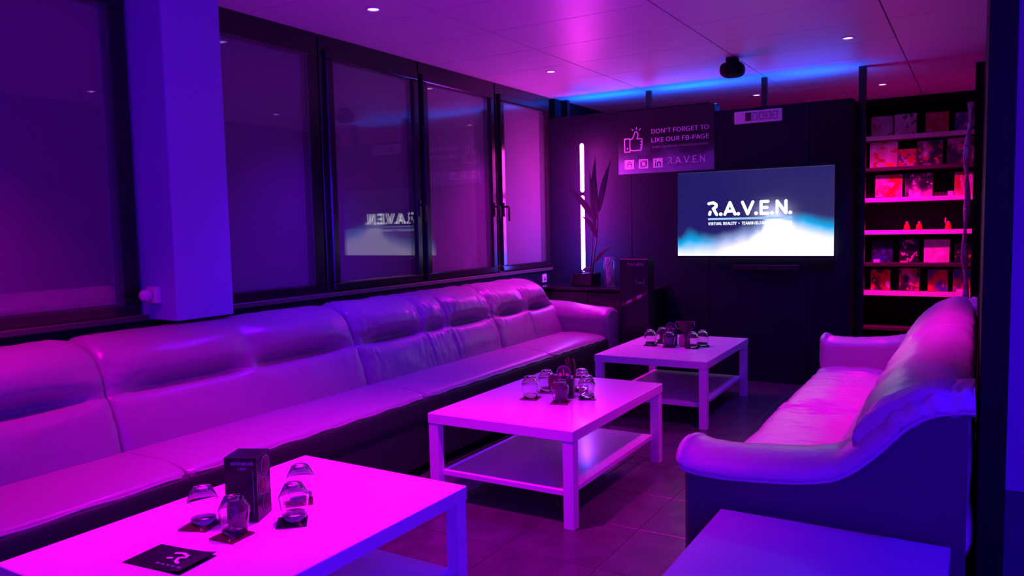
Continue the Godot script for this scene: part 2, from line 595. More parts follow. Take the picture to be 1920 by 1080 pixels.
# ================================================================== partition with television
func partition() -> void:
	var part := Node3D.new()
	part.name = "wall_partition"
	add_child(part)
	part.set_meta("kind", "structure")
	tag(part, "black panelled partition that carries the television and poster", "wall")
	var edges := [-3.548, -2.70, -1.99, -1.18, -0.86]
	var tops := [2.375, 2.375, 2.292, 2.292]
	for k in 4:
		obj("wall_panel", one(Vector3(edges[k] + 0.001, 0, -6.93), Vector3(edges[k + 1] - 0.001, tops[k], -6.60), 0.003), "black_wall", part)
	# posts between the partition and the ceiling
	var post_spec := [[-3.50, 2.375, "leftmost black ceiling post, at the window wall"], [-2.645, 2.375, "black ceiling post above the poster"], [-1.60, 2.292, "black ceiling post above the number plate"]]
	for s in post_spec:
		var t := thing("ceiling_post", s[2], "post", Vector3(s[0], s[1], -6.90), "posts between partition and ceiling")
		obj("post", one(Vector3(-0.024, 0, -0.024), Vector3(0.024, CEIL - s[1], 0.024), 0.003), "black_gloss", t)
		obj("foot_plate", one(Vector3(-0.04, 0, -0.03), Vector3(0.04, 0.008, 0.03), 0.002), "black_gloss", t)
	struct("trim_3", one(Vector3(-0.858, 0, -6.95), Vector3(-0.80, CEIL, -6.88), 0.003), "black_gloss", "black full height post at the right end of the partition", "post")
	# blue light bars on top of the partition, shining up
	var bars := [[-3.44, -2.70, 2.375, "left blue light bar lying on top of the partition"], [-2.58, -2.00, 2.375, "blue light bar on the partition, right of the post above the poster"], [-1.98, -1.66, 2.292, "short blue light bar on the lower partition top, left of the middle post"], [-1.54, -0.90, 2.292, "right blue light bar lying on top of the partition"]]
	for b in bars:
		var t := thing("light_bar", b[3], "light bar", Vector3((b[0] + b[1]) / 2, b[2], -6.88), "blue light bars on the partition")
		var hw: float = (b[1] - b[0]) / 2
		obj("housing", one(Vector3(-hw, 0, -0.02), Vector3(hw, 0.016, 0.02), 0.003), "black_gloss", t)
		obj("diffuser", one(Vector3(-hw + 0.01, 0.016, -0.012), Vector3(hw - 0.01, 0.022, 0.012), 0.002), glow("bar_glow", Vector3(0.0, 0.15, 1.0), 3.0), t)
		var l := AreaLight3D.new()
		l.name = "lamp"
		t.add_child(l)
		l.position = Vector3(0, 0.026, 0)
		l.rotation.x = PI / 2
		l.area_size = Vector2(hw * 2 - 0.02, 0.02)
		l.light_color = lin(Vector3(0.0, 0.085, 1.0))
		l.light_energy = 1.8 * hw
		l.area_range = 12.0
		l.area_attenuation = 2.0
		l.shadow_enabled = true
	television()
	poster()
	# number plate sign
	var n := thing("number_sign", "small white plate with five framed digits high on the partition", "sign", Vector3(-1.58, 2.214, -6.60))
	obj("plate", one(Vector3(-0.192, -0.05, 0), Vector3(0.192, 0.05, 0.02), 0.004), "white_plastic", n)
	for k in 5:
		var x := -0.078 + 0.054 * k
		obj("digit_window", one(Vector3(x - 0.024, -0.032, 0.019), Vector3(x + 0.024, 0.036, 0.0225), 0.002), "dark_wood" if k == 0 else "print_dim", n)
	var digits := ["", "2", "4", "3", "2"]
	for k in range(1, 5):
		lettering("digit", digits[k], n, "white_print", Vector3(-0.078 + 0.054 * k, 0.0, 0.023), 0.022, 0.04)
	# sound bar
	var s := thing("soundbar", "low black soundbar on the partition under the television", "soundbar", Vector3(-1.50, 0.945, -6.60))
	obj("body", one(Vector3(-0.27, 0, 0), Vector3(0.27, 0.05, 0.075), 0.008), "black_gloss", s)
	obj("bracket", one(Vector3(-0.1, -0.02, 0), Vector3(0.1, 0.0, 0.06), 0.004), "black_matt", s)

func television() -> void:
	var c := Vector3(-1.612, 1.423, -6.535)
	var t := thing("television", "wall mounted flat television showing a white logo over glowing fog", "television", c)
	t.rotation = Vector3(0.0, 0.012, 0)
	var w := 1.268
	var h := 0.712
	obj("back", one(Vector3(-w / 2 + 0.05, -h / 2 + 0.05, -0.055), Vector3(w / 2 - 0.05, h / 2 - 0.05, -0.02), 0.012), "black_matt", t)
	var f := mb()
	for k in [[-w / 2 - 0.008, h / 2, w / 2 + 0.008, h / 2 + 0.012], [-w / 2 - 0.008, -h / 2 - 0.016, w / 2 + 0.008, -h / 2], [-w / 2 - 0.008, -h / 2, -w / 2, h / 2], [w / 2, -h / 2, w / 2 + 0.008, h / 2]]:
		box(f, Vector3(k[0], k[1], -0.02), Vector3(k[2], k[3], 0.006), 0.002)
	obj("bezel", f, "black_gloss", t)
	# picture
	var W := 448
	var H := 252
	var im := Image.create_empty(W, H, false, Image.FORMAT_RGBF)
	var n := FastNoiseLite.new()
	n.seed = 4
	n.frequency = 0.008
	n.fractal_octaves = 4
	var front := [[0.0, 0.95], [0.1, 0.92], [0.25, 0.93], [0.36, 0.86], [0.46, 0.80], [0.55, 0.70], [0.60, 0.57], [0.65, 0.55], [0.72, 0.62], [0.8, 0.70], [0.9, 0.74], [1.0, 0.76]]
	var soft := [[0.0, 0.20], [0.08, 0.26], [0.16, 0.20], [0.25, 0.20], [0.36, 0.17], [0.46, 0.16], [0.55, 0.10], [0.62, 0.08], [0.7, 0.10], [0.8, 0.18], [0.9, 0.20], [1.0, 0.20]]
	for y in H:
		for x in W:
			var u := (x + 0.5) / W
			var v := (y + 0.5) / H
			var nz := n.get_noise_2d(x, y) * 0.045
			var hw := along(front, u) + nz
			var sw := along(soft, u)
			var sky := Color(0.014, 0.012, 0.13).lerp(Color(0.036, 0.032, 0.14), clampf(smoothstep(0.2, 0.75, u) * (0.35 + v * 0.9) + nz * 2.0, 0, 1))
			var d := (v - (hw - sw)) / sw
			var tint := Color(0.0, 0.46, 0.95).lerp(Color(0.30, 0.40, 0.78), smoothstep(0.12, 0.34, u) * (1.0 - smoothstep(0.66, 0.84, u)))
			var col := sky
			if d > -0.15: col = sky.lerp(tint, smoothstep(-0.15, 0.75, d))
			if d > 0.5: col = col.lerp(Color(1.1, 1.06, 1.25), smoothstep(0.5, 1.45, d))
			var halo := exp(-pow((u - 0.63) / 0.09, 2) - pow((v - 0.50) / 0.10, 2))
			col += Color(0.5, 0.5, 0.8) * halo
			im.set_pixel(x, y, Color(col.r / 4.0, col.g / 4.0, col.b / 4.0))
	for y in H:
		for x in W:
			im.set_pixel(x, y, im.get_pixel(x, y).linear_to_srgb())
	im.convert(Image.FORMAT_RGB8)
	var tex := ImageTexture.create_from_image(im)
	var m := StandardMaterial3D.new()
	m.resource_name = "screen_picture"
	m.albedo_color = Color(0.02, 0.02, 0.02)
	m.roughness = 0.25
	m.emission_enabled = true
	m.emission = Color(0, 0, 0)
	m.emission_texture = tex
	m.emission_energy_multiplier = 4.0
	var q := mb()
	q.set_smooth_group(-1)
	var P := [Vector3(-w / 2, -h / 2, 0), Vector3(w / 2, -h / 2, 0), Vector3(w / 2, h / 2, 0), Vector3(-w / 2, h / 2, 0)]
	var U := [Vector2(0, 1), Vector2(1, 1), Vector2(1, 0), Vector2(0, 0)]
	for k in [0, 2, 1, 0, 3, 2]:
		q.set_uv(U[k])
		q.add_vertex(P[k])
	obj("screen", q, m, t)
	var letters := mb()
	wordmark(letters, 0.70, 0.108, 0.0225, 0.0012, Vector3(-0.368, -0.012, 0.0005))
	obj("logo", letters, glow("logo_glow", Vector3(0.95, 1.0, 1.0), 3.6), t)
	var ul := mb()
	box(ul, Vector3(-0.368, -0.052, 0), Vector3(0.318, -0.036, 0.0015))
	obj("underline", ul, glow("underline_glow", Vector3(0.28, 0.62, 0.85), 1.0), t)
	lettering("tagline", "VIRTUAL REALITY  •  TEAMBUILDING  •  WELLNESS", t, glow("tag_glow", Vector3(0.85, 0.95, 1.0), 1.3), Vector3(-0.025, -0.083, 0.001), 0.686, 0.024)
	var l := AreaLight3D.new()
	l.name = "lamp"
	t.add_child(l)
	l.position = Vector3(0, -0.2, 0.02)
	l.rotation.y = PI
	l.area_size = Vector2(w * 0.95, h * 0.4)
	l.light_color = lin(Vector3(0.35, 0.25, 1.0))
	l.light_energy = 0.05
	l.area_range = 12.0
	l.area_attenuation = 2.0
	l.shadow_enabled = true

func along(table: Array, u: float) -> float:
	for k in table.size() - 1:
		if u <= table[k + 1][0]:
			var f: float = (u - table[k][0]) / (table[k + 1][0] - table[k][0])
			return lerpf(table[k][1], table[k + 1][1], f * f * (3 - 2 * f))
	return table[-1][1]

func poster() -> void:
	var t := thing("poster", "dark poster with thumbs-up icon and white lettering left above the television", "poster", Vector3(-2.385, 1.80, -6.60))
	var im := Image.create_empty(96, 96, false, Image.FORMAT_RGB8)
	var n := FastNoiseLite.new()
	n.seed = 21
	n.frequency = 0.03
	for y in 96:
		for x in 96:
			var k := smoothstep(0.45, 0.98, y / 96.0 + n.get_noise_2d(x, y) * 0.22)
			im.set_pixel(x, y, Color(0.10, 0.10, 0.13).lerp(Color(0.50, 0.48, 0.62), k))
	var m := mat("poster_print", Color(1, 1, 1), 0.4)
	m.albedo_texture = ImageTexture.create_from_image(im)
	var q := one(Vector3(-0.442, 0, 0), Vector3(0.442, 0.56, 0.004), 0.001)
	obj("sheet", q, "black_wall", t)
	var s := mb()
	s.set_smooth_group(-1)
	var P := [Vector3(-0.44, 0.002, 0.0045), Vector3(0.44, 0.002, 0.0045), Vector3(0.44, 0.558, 0.0045), Vector3(-0.44, 0.558, 0.0045)]
	var U := [Vector2(0, 1), Vector2(1, 1), Vector2(1, 0), Vector2(0, 0)]
	for k in [0, 2, 1, 0, 3, 2]:
		s.set_uv(U[k])
		s.add_vertex(P[k])
	obj("print", s, m, t)
	# thumbs-up drawn with a pen, lower left corner at (-0.375, 0.195)
	var th := mb()
	var at := Vector3(-0.378, 0.200, 0.0045)
	stroke(th, [[0, 0], [0, 0.118], [0.05, 0.118], [0.052, 0.0], [0, 0]], 0.008, 0.0012, Vector2.ONE, at)
	stroke(th, [[0.026, 0.03]], 0.014, 0.0012, Vector2.ONE, at)
	stroke(th, [[0.052, 0.110], [0.075, 0.115], [0.090, 0.145], [0.098, 0.170], [0.112, 0.176], [0.126, 0.164], [0.128, 0.140], [0.118, 0.112], [0.165, 0.110], [0.168, 0.088], [0.152, 0.084], [0.168, 0.080], [0.166, 0.062], [0.150, 0.058], [0.166, 0.054], [0.164, 0.038], [0.150, 0.032], [0.162, 0.028], [0.156, 0.010], [0.085, 0.008], [0.052, 0.016]], 0.008, 0.0012, Vector2.ONE, at)
	for r in [[0.080, 0.190, 0.073, 0.200], [0.114, 0.196, 0.114, 0.212], [0.142, 0.188, 0.152, 0.200]]:
		stroke(th, [[r[0], r[1]], [r[2], r[3]]], 0.008, 0.0012, Vector2.ONE, at)
	obj("thumb_icon", th, "white_print", t)
	lettering("headline", "DON'T FORGET TO", t, "white_print", Vector3(0.135, 0.366, 0.006), 0.515, 0.038, Basis.IDENTITY, false)
	lettering("headline", "LIKE OUR FB-PAGE", t, "white_print", Vector3(0.135, 0.290, 0.006), 0.515, 0.038, Basis.IDENTITY, false)
	lettering("address_line", "www.facebook.com/ravencenter", t, "print_dim", Vector3(0.135, 0.228, 0.006), 0.505, 0.030, Basis.IDENTITY, false, true)
	# three square symbols
	for k in 3:
		var x := -0.378 + 0.135 * k
		var sq := mb()
		box(sq, Vector3(x, 0.046, 0.0045), Vector3(x + 0.088, 0.128, 0.0055))
		obj("symbol", sq, "white_print", t)
		var ink := mb()
		if k == 0:
			stroke(ink, [[0.030, 0.020], [0.030, 0.060], [0.046, 0.068], [0.060, 0.056], [0.060, 0.020]], 0.006, 0.0016, Vector2.ONE, Vector3(x, 0.044, 0.0048))
			stroke(ink, [[0.022, 0.044], [0.066, 0.044]], 0.005, 0.0016, Vector2.ONE, Vector3(x, 0.044, 0.0048))
		elif k == 1:
			var c := []
			for j in 17: c.append([0.044 + 0.022 * cos(TAU * j / 16), 0.042 + 0.022 * sin(TAU * j / 16)])
			stroke(ink, c, 0.005, 0.0016, Vector2.ONE, Vector3(x, 0.044, 0.0048))
			stroke(ink, [[0.016, 0.014], [0.072, 0.014], [0.072, 0.070], [0.016, 0.070], [0.016, 0.014]], 0.004, 0.0016, Vector2.ONE, Vector3(x, 0.044, 0.0048))
			stroke(ink, [[0.062, 0.060]], 0.007, 0.0016, Vector2.ONE, Vector3(x, 0.044, 0.0048))
		else:
			stroke(ink, [[0.022, 0.016], [0.022, 0.050]], 0.009, 0.0016, Vector2.ONE, Vector3(x, 0.044, 0.0048))
			stroke(ink, [[0.022, 0.066]], 0.011, 0.0016, Vector2.ONE, Vector3(x, 0.044, 0.0048))
			stroke(ink, [[0.040, 0.016], [0.040, 0.046], [0.056, 0.052], [0.066, 0.042], [0.066, 0.016]], 0.009, 0.0016, Vector2.ONE, Vector3(x, 0.044, 0.0048))
		obj("symbol_ink", ink, "paper_dark", t)
	var wm := mb()
	wordmark(wm, 0.362, 0.060, 0.0065, 0.0012, Vector3(0.026, 0.072, 0.0045))
	obj("logo", wm, "white_print", t)

# ================================================================== sofas
func smooth_ring(ctrl: Array, per := 5) -> Array:
	var out := []
	var n := ctrl.size()
	for i in n:
		var p0: Vector2 = ctrl[(i - 1 + n) % n]
		var p1: Vector2 = ctrl[i]
		var p2: Vector2 = ctrl[(i + 1) % n]
		var p3: Vector2 = ctrl[(i + 2) % n]
		for k in per: out.append(p1.cubic_interpolate(p2, p0, p3, float(k) / per))
	return out

func pillow(st: SurfaceTool, l0: float, l1: float, r: float, shape: Callable, place: Callable, flip: bool, n := 60, sd := 1, wrinkle := 0.004, seams := [], low := 0.72) -> void:
	# a stuffed pad: closed outline shape(l) carried along l, rounded off at both ends; place turns (depth, height, length) into a point
	var nz := FastNoiseLite.new()
	nz.seed = sd
	nz.frequency = 1.0
	nz.fractal_octaves = 3
	var rings := []
	var ls := [0.0, 0.004, 0.012, 0.026, 0.05, 0.08, 0.12]
	var list := []
	for v in ls: list.append(l0 + v * r / 0.12)
	for k in range(1, n): list.append(lerpf(l0 + r, l1 - r, float(k) / n))
	ls.reverse()
	for v in ls: list.append(l1 - v * r / 0.12)
	for l in list:
		var ring := PackedVector3Array()
		var pts: Array = shape.call(l)
		var c := Vector2.ZERO
		for p in pts: c += p
		c /= pts.size()
		var e: float = clampf(minf(l - l0, l1 - l) / r, 0.0, 1.0)
		var k: float = lerpf(low, 1.0, sqrt(1.0 - (1.0 - e) * (1.0 - e)))
		var groove := 0.0
		var near := 0.0
		for s in seams:
			groove += 0.016 * exp(-pow((l - s) / 0.011, 2))
			near += exp(-pow((l - s) / 0.10, 2))
		near += exp(-pow((l - l0) / 0.12, 2)) + exp(-pow((l - l1) / 0.12, 2))
		for j in pts.size():
			var q: Vector2 = pts[j]
			var out: Vector2 = (q - c).normalized()
			var w := nz.get_noise_3d(l * 30.0 + q.y * 9.0, q.x * 7.0, q.y * 5.0) * wrinkle * (0.25 + 1.5 * near) + nz.get_noise_3d(l * 3.0, q.x * 5.0, q.y * 5.0 + 9.0) * minf(wrinkle, 0.006) * 1.6
			q = c + (q - c) * k + out * (w - groove)
			ring.append(place.call(q.x, q.y, l))
		rings.append(ring)
	loft(st, rings, flip)

func bump(x: float, w: float) -> float:
	return exp(-(x / w) * (x / w))

func back_ring(l: float, l0: float, l1: float, top: float, drop_from := 99.0, ties := []) -> Array:
	# outline of the long sofa's back: lower pad, crease, overhanging upper roll; the crease is tied shut at the ends and at ties
	var open := bump(l - l0, 0.15) * 0.95 + bump(l - l1, 0.15) * 0.95
	for t in ties: open += bump(l - t, 0.085) * 0.9
	var cr := clampf(1.0 - open, 0.04, 1.0)
	var s := 0.0
	if l < drop_from: s = smoothstep(0.0, 0.26, drop_from - l)
	var ty := lerpf(top, 0.66, s)
	cr *= 1.0 - s
	return smooth_ring([Vector2(0.52, 0.40), Vector2(0.525, 0.50), Vector2(0.492, 0.60), Vector2(0.466 - 0.006 * cr, 0.650), Vector2(0.452 - 0.030 * cr, 0.670), Vector2(0.440 - 0.062 * cr, 0.680), Vector2(0.432 - 0.040 * cr, lerpf(0.705, 0.683, s)), Vector2(0.424 + 0.002 * cr, lerpf(0.745, 0.685, s)), Vector2(0.408 + 0.026 * cr, lerpf(0.785, 0.688, s)), Vector2(0.370 + 0.032 * cr, lerpf(0.845, 0.685, s)), Vector2(0.295 + 0.01 * cr, lerpf(ty - 0.018, 0.678, s)), Vector2(0.19, ty), Vector2(0.09, ty - 0.02), Vector2(0.035, lerpf(0.80, 0.62, s)), Vector2(0.03, 0.55), Vector2(0.04, 0.40), Vector2(0.28, 0.38)], 4)

func seat_ring(_l: float) -> Array:
	return smooth_ring([Vector2(0.92, 0.325), Vector2(0.932, 0.37), Vector2(0.932, 0.418), Vector2(0.902, 0.447), Vector2(0.80, 0.462), Vector2(0.65, 0.466), Vector2(0.50, 0.458), Vector2(0.45, 0.43), Vector2(0.45, 0.33), Vector2(0.60, 0.312), Vector2(0.80, 0.312)], 4)

func long_sofa() -> void:
	var ends := [[-1.838, 0.10, "nearest section of the long leather sofa, under the left window", false, 5], [-3.335, -1.842, "sofa section with wide smooth back below the pillar, second from near", false, 6], [-4.815, -3.339, "sofa section with two stitched centre seams, third from near", false, 7], [-5.76, -4.819, "far end section of the long leather sofa, with rolled armrest", true, 8]]
	for s in ends:
		var z0: float = s[0]
		var z1: float = s[1]
		var t := thing("sofa_section", s[2], "sofa", Vector3(WALL + 0.03, 0, (z0 + z1) / 2), "sections of the long sofa under the windows")
		var c := (z0 + z1) / 2
		var put := func(d: float, y: float, l: float) -> Vector3: return Vector3(d, y, l - c)
		var arm: bool = s[3]
		var b0 := z0 - (0.10 if arm else 0.0)
		var seams := []
		if s[4] == 7: seams = [c + 0.10, c - 0.17]
		if s[4] == 8: seams = [c - 0.02]
		var drop := -5.60 if arm else -99.0
		var shape := func(l: float) -> Array: return back_ring(l, b0, z1, 0.915, drop, seams if seams.size() else [c])
		var b := mb()
		pillow(b, b0, z1, 0.08, shape, put, true, 130, s[4], 0.005 if s[4] < 7 else 0.010, seams, 0.83)
		obj("backrest", b, "leather", t)
		var q := mb()
		pillow(q, z0, z1, 0.05, seat_ring, put, true, 70, s[4] + 20, 0.0035, [], 0.95)
		var cushion := obj("seat_cushion", q, "leather", t)
		var pp := mb()
		var path := []
		for k in 31: path.append(Vector3(0.935, 0.424 + 0.003 * sin(k * 1.3), lerpf(z0 + 0.03, z1 - 0.03, k / 30.0) - c))
		tube(pp, path, 0.0055, 8)
		obj("piping", pp, "piping", cushion)
		var fpn := mb()
		pillow(fpn, z0 + 0.002, z1 - 0.002, 0.03, func(_l: float) -> Array: return smooth_ring([Vector2(0.915, 0.30), Vector2(0.942, 0.30), Vector2(0.950, 0.34), Vector2(0.948, 0.40), Vector2(0.936, 0.421), Vector2(0.915, 0.415)], 3), put, true, 24, s[4] + 40, 0.0025, [], 0.97)
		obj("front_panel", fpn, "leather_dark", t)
		var base := mb()
		box(base, Vector3(0.03, 0.05, z0 - c + 0.003 - (0.24 if arm else 0.0)), Vector3(0.935, 0.308, z1 - c - 0.003), 0.012)
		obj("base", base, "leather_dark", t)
		for k in [[0.10, z0 - c + 0.12], [0.84, z0 - c + 0.12], [0.10, z1 - c - 0.12], [0.84, z1 - c - 0.12]]:
			var ft := mb()
			lathe(ft, [[0.001, 0], [0.020, 0], [0.026, 0.055], [0.001, 0.055]], 14)
			obj("foot", ft, "black_matt", t).position = Vector3(k[0], 0, k[1])
		if s[4] == 8:
			var bt := mb()
			lathe(bt, [[0.001, -0.006], [0.010, -0.005], [0.014, 0.0], [0.010, 0.006], [0.001, 0.008]], 14)
			var bo := obj("button", bt, "leather", t)
			bo.position = Vector3(0.405, 0.684, seams[0] - c)
			bo.rotation.z = -PI / 2
		if arm:
			var a := mb()
			var ring := func(d: float) -> Array:
				var f := smoothstep(0.30, 0.95, d)
				var ty := lerpf(0.70, 0.655, f)
				return smooth_ring([Vector2(-0.03, 0.30), Vector2(0.0, 0.44), Vector2(0.02, 0.54), Vector2(0.02, 0.61), Vector2(-0.03, ty - 0.01), Vector2(-0.12, ty + 0.012), Vector2(-0.21, ty - 0.012), Vector2(-0.262, 0.60), Vector2(-0.255, 0.53), Vector2(-0.235, 0.44), Vector2(-0.235, 0.30)], 4)
			var put_arm := func(l: float, y: float, d: float) -> Vector3: return Vector3(d, y, z0 + 0.0 + l - c)
			pillow(a, 0.20, 0.945, 0.05, ring, put_arm, false, 40, 31, 0.005, [], 0.80)
			obj("armrest", a, "leather", t)

# the right sofa: depth is measured from its back (x = 0) towards -x, length from its middle
func right_back_ring(l: float, half: float) -> Array:
	var e := clampf((half - absf(l)) / 0.30, 0.0, 1.0)
	var mid := bump(l, 0.06)
	var cr := clampf((1.0 - 0.6 * mid) * e, 0.0, 1.0)
	return smooth_ring([Vector2(0.44, 0.36), Vector2(0.45, 0.46), Vector2(0.405, 0.56), Vector2(0.345 - 0.02 * cr, 0.645), Vector2(0.315 - 0.015 * cr, 0.68), Vector2(0.31 + 0.012 * cr, 0.725), Vector2(0.265, 0.795), Vector2(0.19, 0.850), Vector2(0.10, 0.878), Vector2(0.03, 0.86), Vector2(0.004, 0.80), Vector2(0.004, 0.60), Vector2(0.01, 0.38), Vector2(0.20, 0.34)], 4)

func right_sofa() -> void:
	var mid := -3.90
	var half := 1.50
	var t := thing("leather_sofa", "two-seat leather sofa on the right with sweeping padded arms", "sofa", Vector3(0, 0, mid))
	var put := func(d: float, y: float, l: float) -> Vector3: return Vector3(-d, y, l)
	var b := mb()
	pillow(b, -half + 0.05, half - 0.05, 0.10, func(l: float) -> Array: return right_back_ring(l, half - 0.1), put, false, 110, 41, 0.006, [0.0], 0.92)
	obj("backrest", b, "leather_pale", t)
	for s in [[-1.24, -0.003, 51], [0.003, 1.24, 52]]:
		var q := mb()
		var ring := func(_l: float) -> Array: return smooth_ring([Vector2(0.835, 0.33), Vector2(0.848, 0.37), Vector2(0.835, 0.415), Vector2(0.79, 0.440), Vector2(0.68, 0.452), Vector2(0.53, 0.450), Vector2(0.40, 0.43), Vector2(0.36, 0.40), Vector2(0.36, 0.33), Vector2(0.55, 0.315), Vector2(0.75, 0.315)], 4)
		pillow(q, s[0], s[1], 0.06, ring, put, false, 150, s[2], 0.017, [], 0.90)
		obj("seat_cushion", q, "leather_pale", t)
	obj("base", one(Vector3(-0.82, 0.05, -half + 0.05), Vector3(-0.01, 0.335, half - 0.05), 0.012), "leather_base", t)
	# piping curve of the side, from the front of the arm up to the top of the back: depth, height
	var curve := [[0.822, 0.560], [0.79, 0.545], [0.70, 0.540], [0.606, 0.545], [0.48, 0.556], [0.40, 0.570], [0.345, 0.588], [0.29, 0.625], [0.229, 0.685], [0.18, 0.742], [0.136, 0.782], [0.085, 0.808], [0.03, 0.820], [-0.004, 0.823]]
	var fine := []
	for i in curve.size() - 1:
		var g := func(k: int) -> Vector2:
			var w: Array = curve[clampi(k, 0, curve.size() - 1)]
			return Vector2(w[0], w[1])
		for k in 4: fine.append(g.call(i).cubic_interpolate(g.call(i + 1), g.call(i - 1), g.call(i + 2), k / 4.0))
	fine.append(Vector2(-0.004, 0.823))
	var nz := FastNoiseLite.new()
	nz.seed = 77
	nz.frequency = 1.0
	for sgn in [1.0, -1.0]:
		# side panel under the piping
		var pan := mb()
		pan.set_smooth_group(-1)
		var zo: float = sgn * (half - 0.012)
		var zi: float = sgn * (half - 0.06)
		for i in fine.size() - 1:
			var a: Vector2 = fine[i]
			var c: Vector2 = fine[i + 1]
			a.x = clampf(a.x, 0.012, 0.80)
			c.x = clampf(c.x, 0.012, 0.80)
			if a.x - c.x < 0.0005: continue
			var A := [Vector3(-a.x, 0.06, zo), Vector3(-c.x, 0.06, zo), Vector3(-c.x, c.y - 0.005, zo), Vector3(-a.x, a.y - 0.005, zo)]
			if sgn > 0: quad(pan, A[0], A[1], A[2], A[3])
			else: quad(pan, A[3], A[2], A[1], A[0])
		var rim := [Vector2(0.80, 0.06), Vector2(0.80, 0.55), Vector2(0.012, 0.815), Vector2(0.012, 0.06)]
		for i in [0, 2, 3]:
			var a: Vector2 = rim[i]
			var c: Vector2 = rim[(i + 1) % 4]
			var A := [Vector3(-a.x, a.y, zo), Vector3(-a.x, a.y, zi), Vector3(-c.x, c.y, zi), Vector3(-c.x, c.y, zo)]
			quad(pan, A[0], A[1], A[2], A[3])
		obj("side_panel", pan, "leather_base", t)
		# padded arm that sweeps up into the back
		var rings := []
		var N := fine.size()
		for i in range(-5, N):
			var p: Vector2 = fine[maxi(i, 0)]
			var k := 1.0
			if i < 0:
				var f := -i / 5.0
				p += Vector2(0.035 * sin(f * PI / 2), 0.012 * f)
				k = maxf(0.12, cos(f * PI / 2 * 0.96))
			var u := clampf(float(i) / (N - 1), 0.0, 1.0)
			var up := lerpf(0.062, 0.050, smoothstep(0.45, 0.95, u))
			var wide := lerpf(0.285, 0.36, u)
			var drop := lerpf(0.16, 0.03, smoothstep(0.3, 0.8, u))
			var dir: Vector2 = (fine[mini(maxi(i, 0) + 1, N - 1)] - fine[maxi(maxi(i, 0) - 1, 0)]).normalized()
			var nrm := Vector2(-dir.y, dir.x)
			if nrm.y < 0: nrm = -nrm
			nrm = Vector2(0, 1).lerp(nrm, smoothstep(0.35, 0.65, u)).normalized()
			var sec := [Vector2(0.0, 0.0), Vector2(-0.006, up * 0.30), Vector2(0.016, up * 0.68), Vector2(0.07, up * 0.96), Vector2(wide * 0.5, up * 1.06), Vector2(wide * 0.78, up * 0.86), Vector2(wide * 0.97, up * 0.40), Vector2(wide, -drop * 0.6), Vector2(wide * 0.96, -drop), Vector2(0.06, -0.02)]
			var ring := PackedVector3Array()
			var sm := smooth_ring(sec, 4)
			for j in sm.size():
				var q: Vector2 = sm[j]
				var cq := Vector2(wide * 0.5, up * 0.3)
				q = cq + (q - cq) * (k if i < 0 else 1.0)
				var gather := smoothstep(0.50, 0.80, u) * bump(q.x - 0.02, 0.10)
				var w: float = nz.get_noise_2d(u * 40.0, q.x * 6.0) * (0.003 + 0.024 * gather)
				var h := q.y + w
				ring.append(Vector3(-(p.x + nrm.x * h), p.y + nrm.y * h, sgn * (half - q.x)))
			rings.append(ring)
		var am := mb()
		loft(am, rings, sgn < 0)
		var ao := obj("armrest", am, "leather_pale", t)
		var pp := mb()
		var path := []
		for p in fine: path.append(Vector3(-p.x, p.y - 0.002, sgn * (half + 0.001)))
		tube(pp, path, 0.006, 8)
		obj("piping", pp, "leather_pale", ao)
		var fp := mb()
		box(fp, Vector3(-0.815, 0.06, minf(sgn * half - sgn * 0.02, sgn * (half - 0.26))), Vector3(-0.78, 0.56, maxf(sgn * half - sgn * 0.02, sgn * (half - 0.26))), 0.012)
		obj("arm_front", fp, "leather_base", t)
	for k in [[-0.72, -half + 0.15], [-0.1, -half + 0.15], [-0.72, half - 0.15], [-0.1, half - 0.15]]:
		var ft := mb()
		lathe(ft, [[0.001, 0], [0.022, 0], [0.028, 0.055], [0.001, 0.055]], 14)
		obj("foot", ft, "black_matt", t).position = Vector3(k[0], 0, k[1])

# ================================================================== tables
func coffee_table(called: String, w: float, l: float, h: float, at: Vector3, turn: float, label: String, group: String, shelf := true, board := "white_board") -> Node3D:
	var t := thing(called, label, "table", at, group, turn)
	obj("tabletop", one(Vector3(-w / 2, h - 0.05, -l / 2), Vector3(w / 2, h, l / 2), 0.0025), board, t)
	for s in [[-1, -1], [1, -1], [1, 1], [-1, 1]]:
		var c := Vector3(s[0] * (w / 2 - 0.029), 0, s[1] * (l / 2 - 0.029))
		obj("leg", one(c - Vector3(0.026, 0, 0.026), c + Vector3(0.026, h - 0.05, 0.026), 0.002), board, t)
	if shelf:
		obj("shelf", one(Vector3(-w / 2 + 0.045, 0.135, -l / 2 + 0.045), Vector3(w / 2 - 0.045, 0.160, l / 2 - 0.045), 0.002), board, t)
	return t

func tables() -> void:
	coffee_table("coffee_table", 0.792, 1.150, 0.45, Vector3(-1.915, 0, -1.601), -0.006, "white coffee table nearest the camera, with flyer and card stand on it", "white coffee tables between the sofas")
	coffee_table("coffee_table", 0.792, 1.150, 0.45, Vector3(-1.904, 0, -3.548), 0.009, "middle white coffee table, neon tubes mirrored in its top", "white coffee tables between the sofas")
	coffee_table("coffee_table", 0.792, 1.150, 0.45, Vector3(-1.897, 0, -5.4465), 0.022, "farthest white coffee table, in front of the television partition", "white coffee tables between the sofas")
	coffee_table("side_table", 0.632, 0.632, 0.45, Vector3(-0.363, 0, -2.052), 0.0, "small pale square side table against the near arm of the right sofa", "", false, "grey_board")

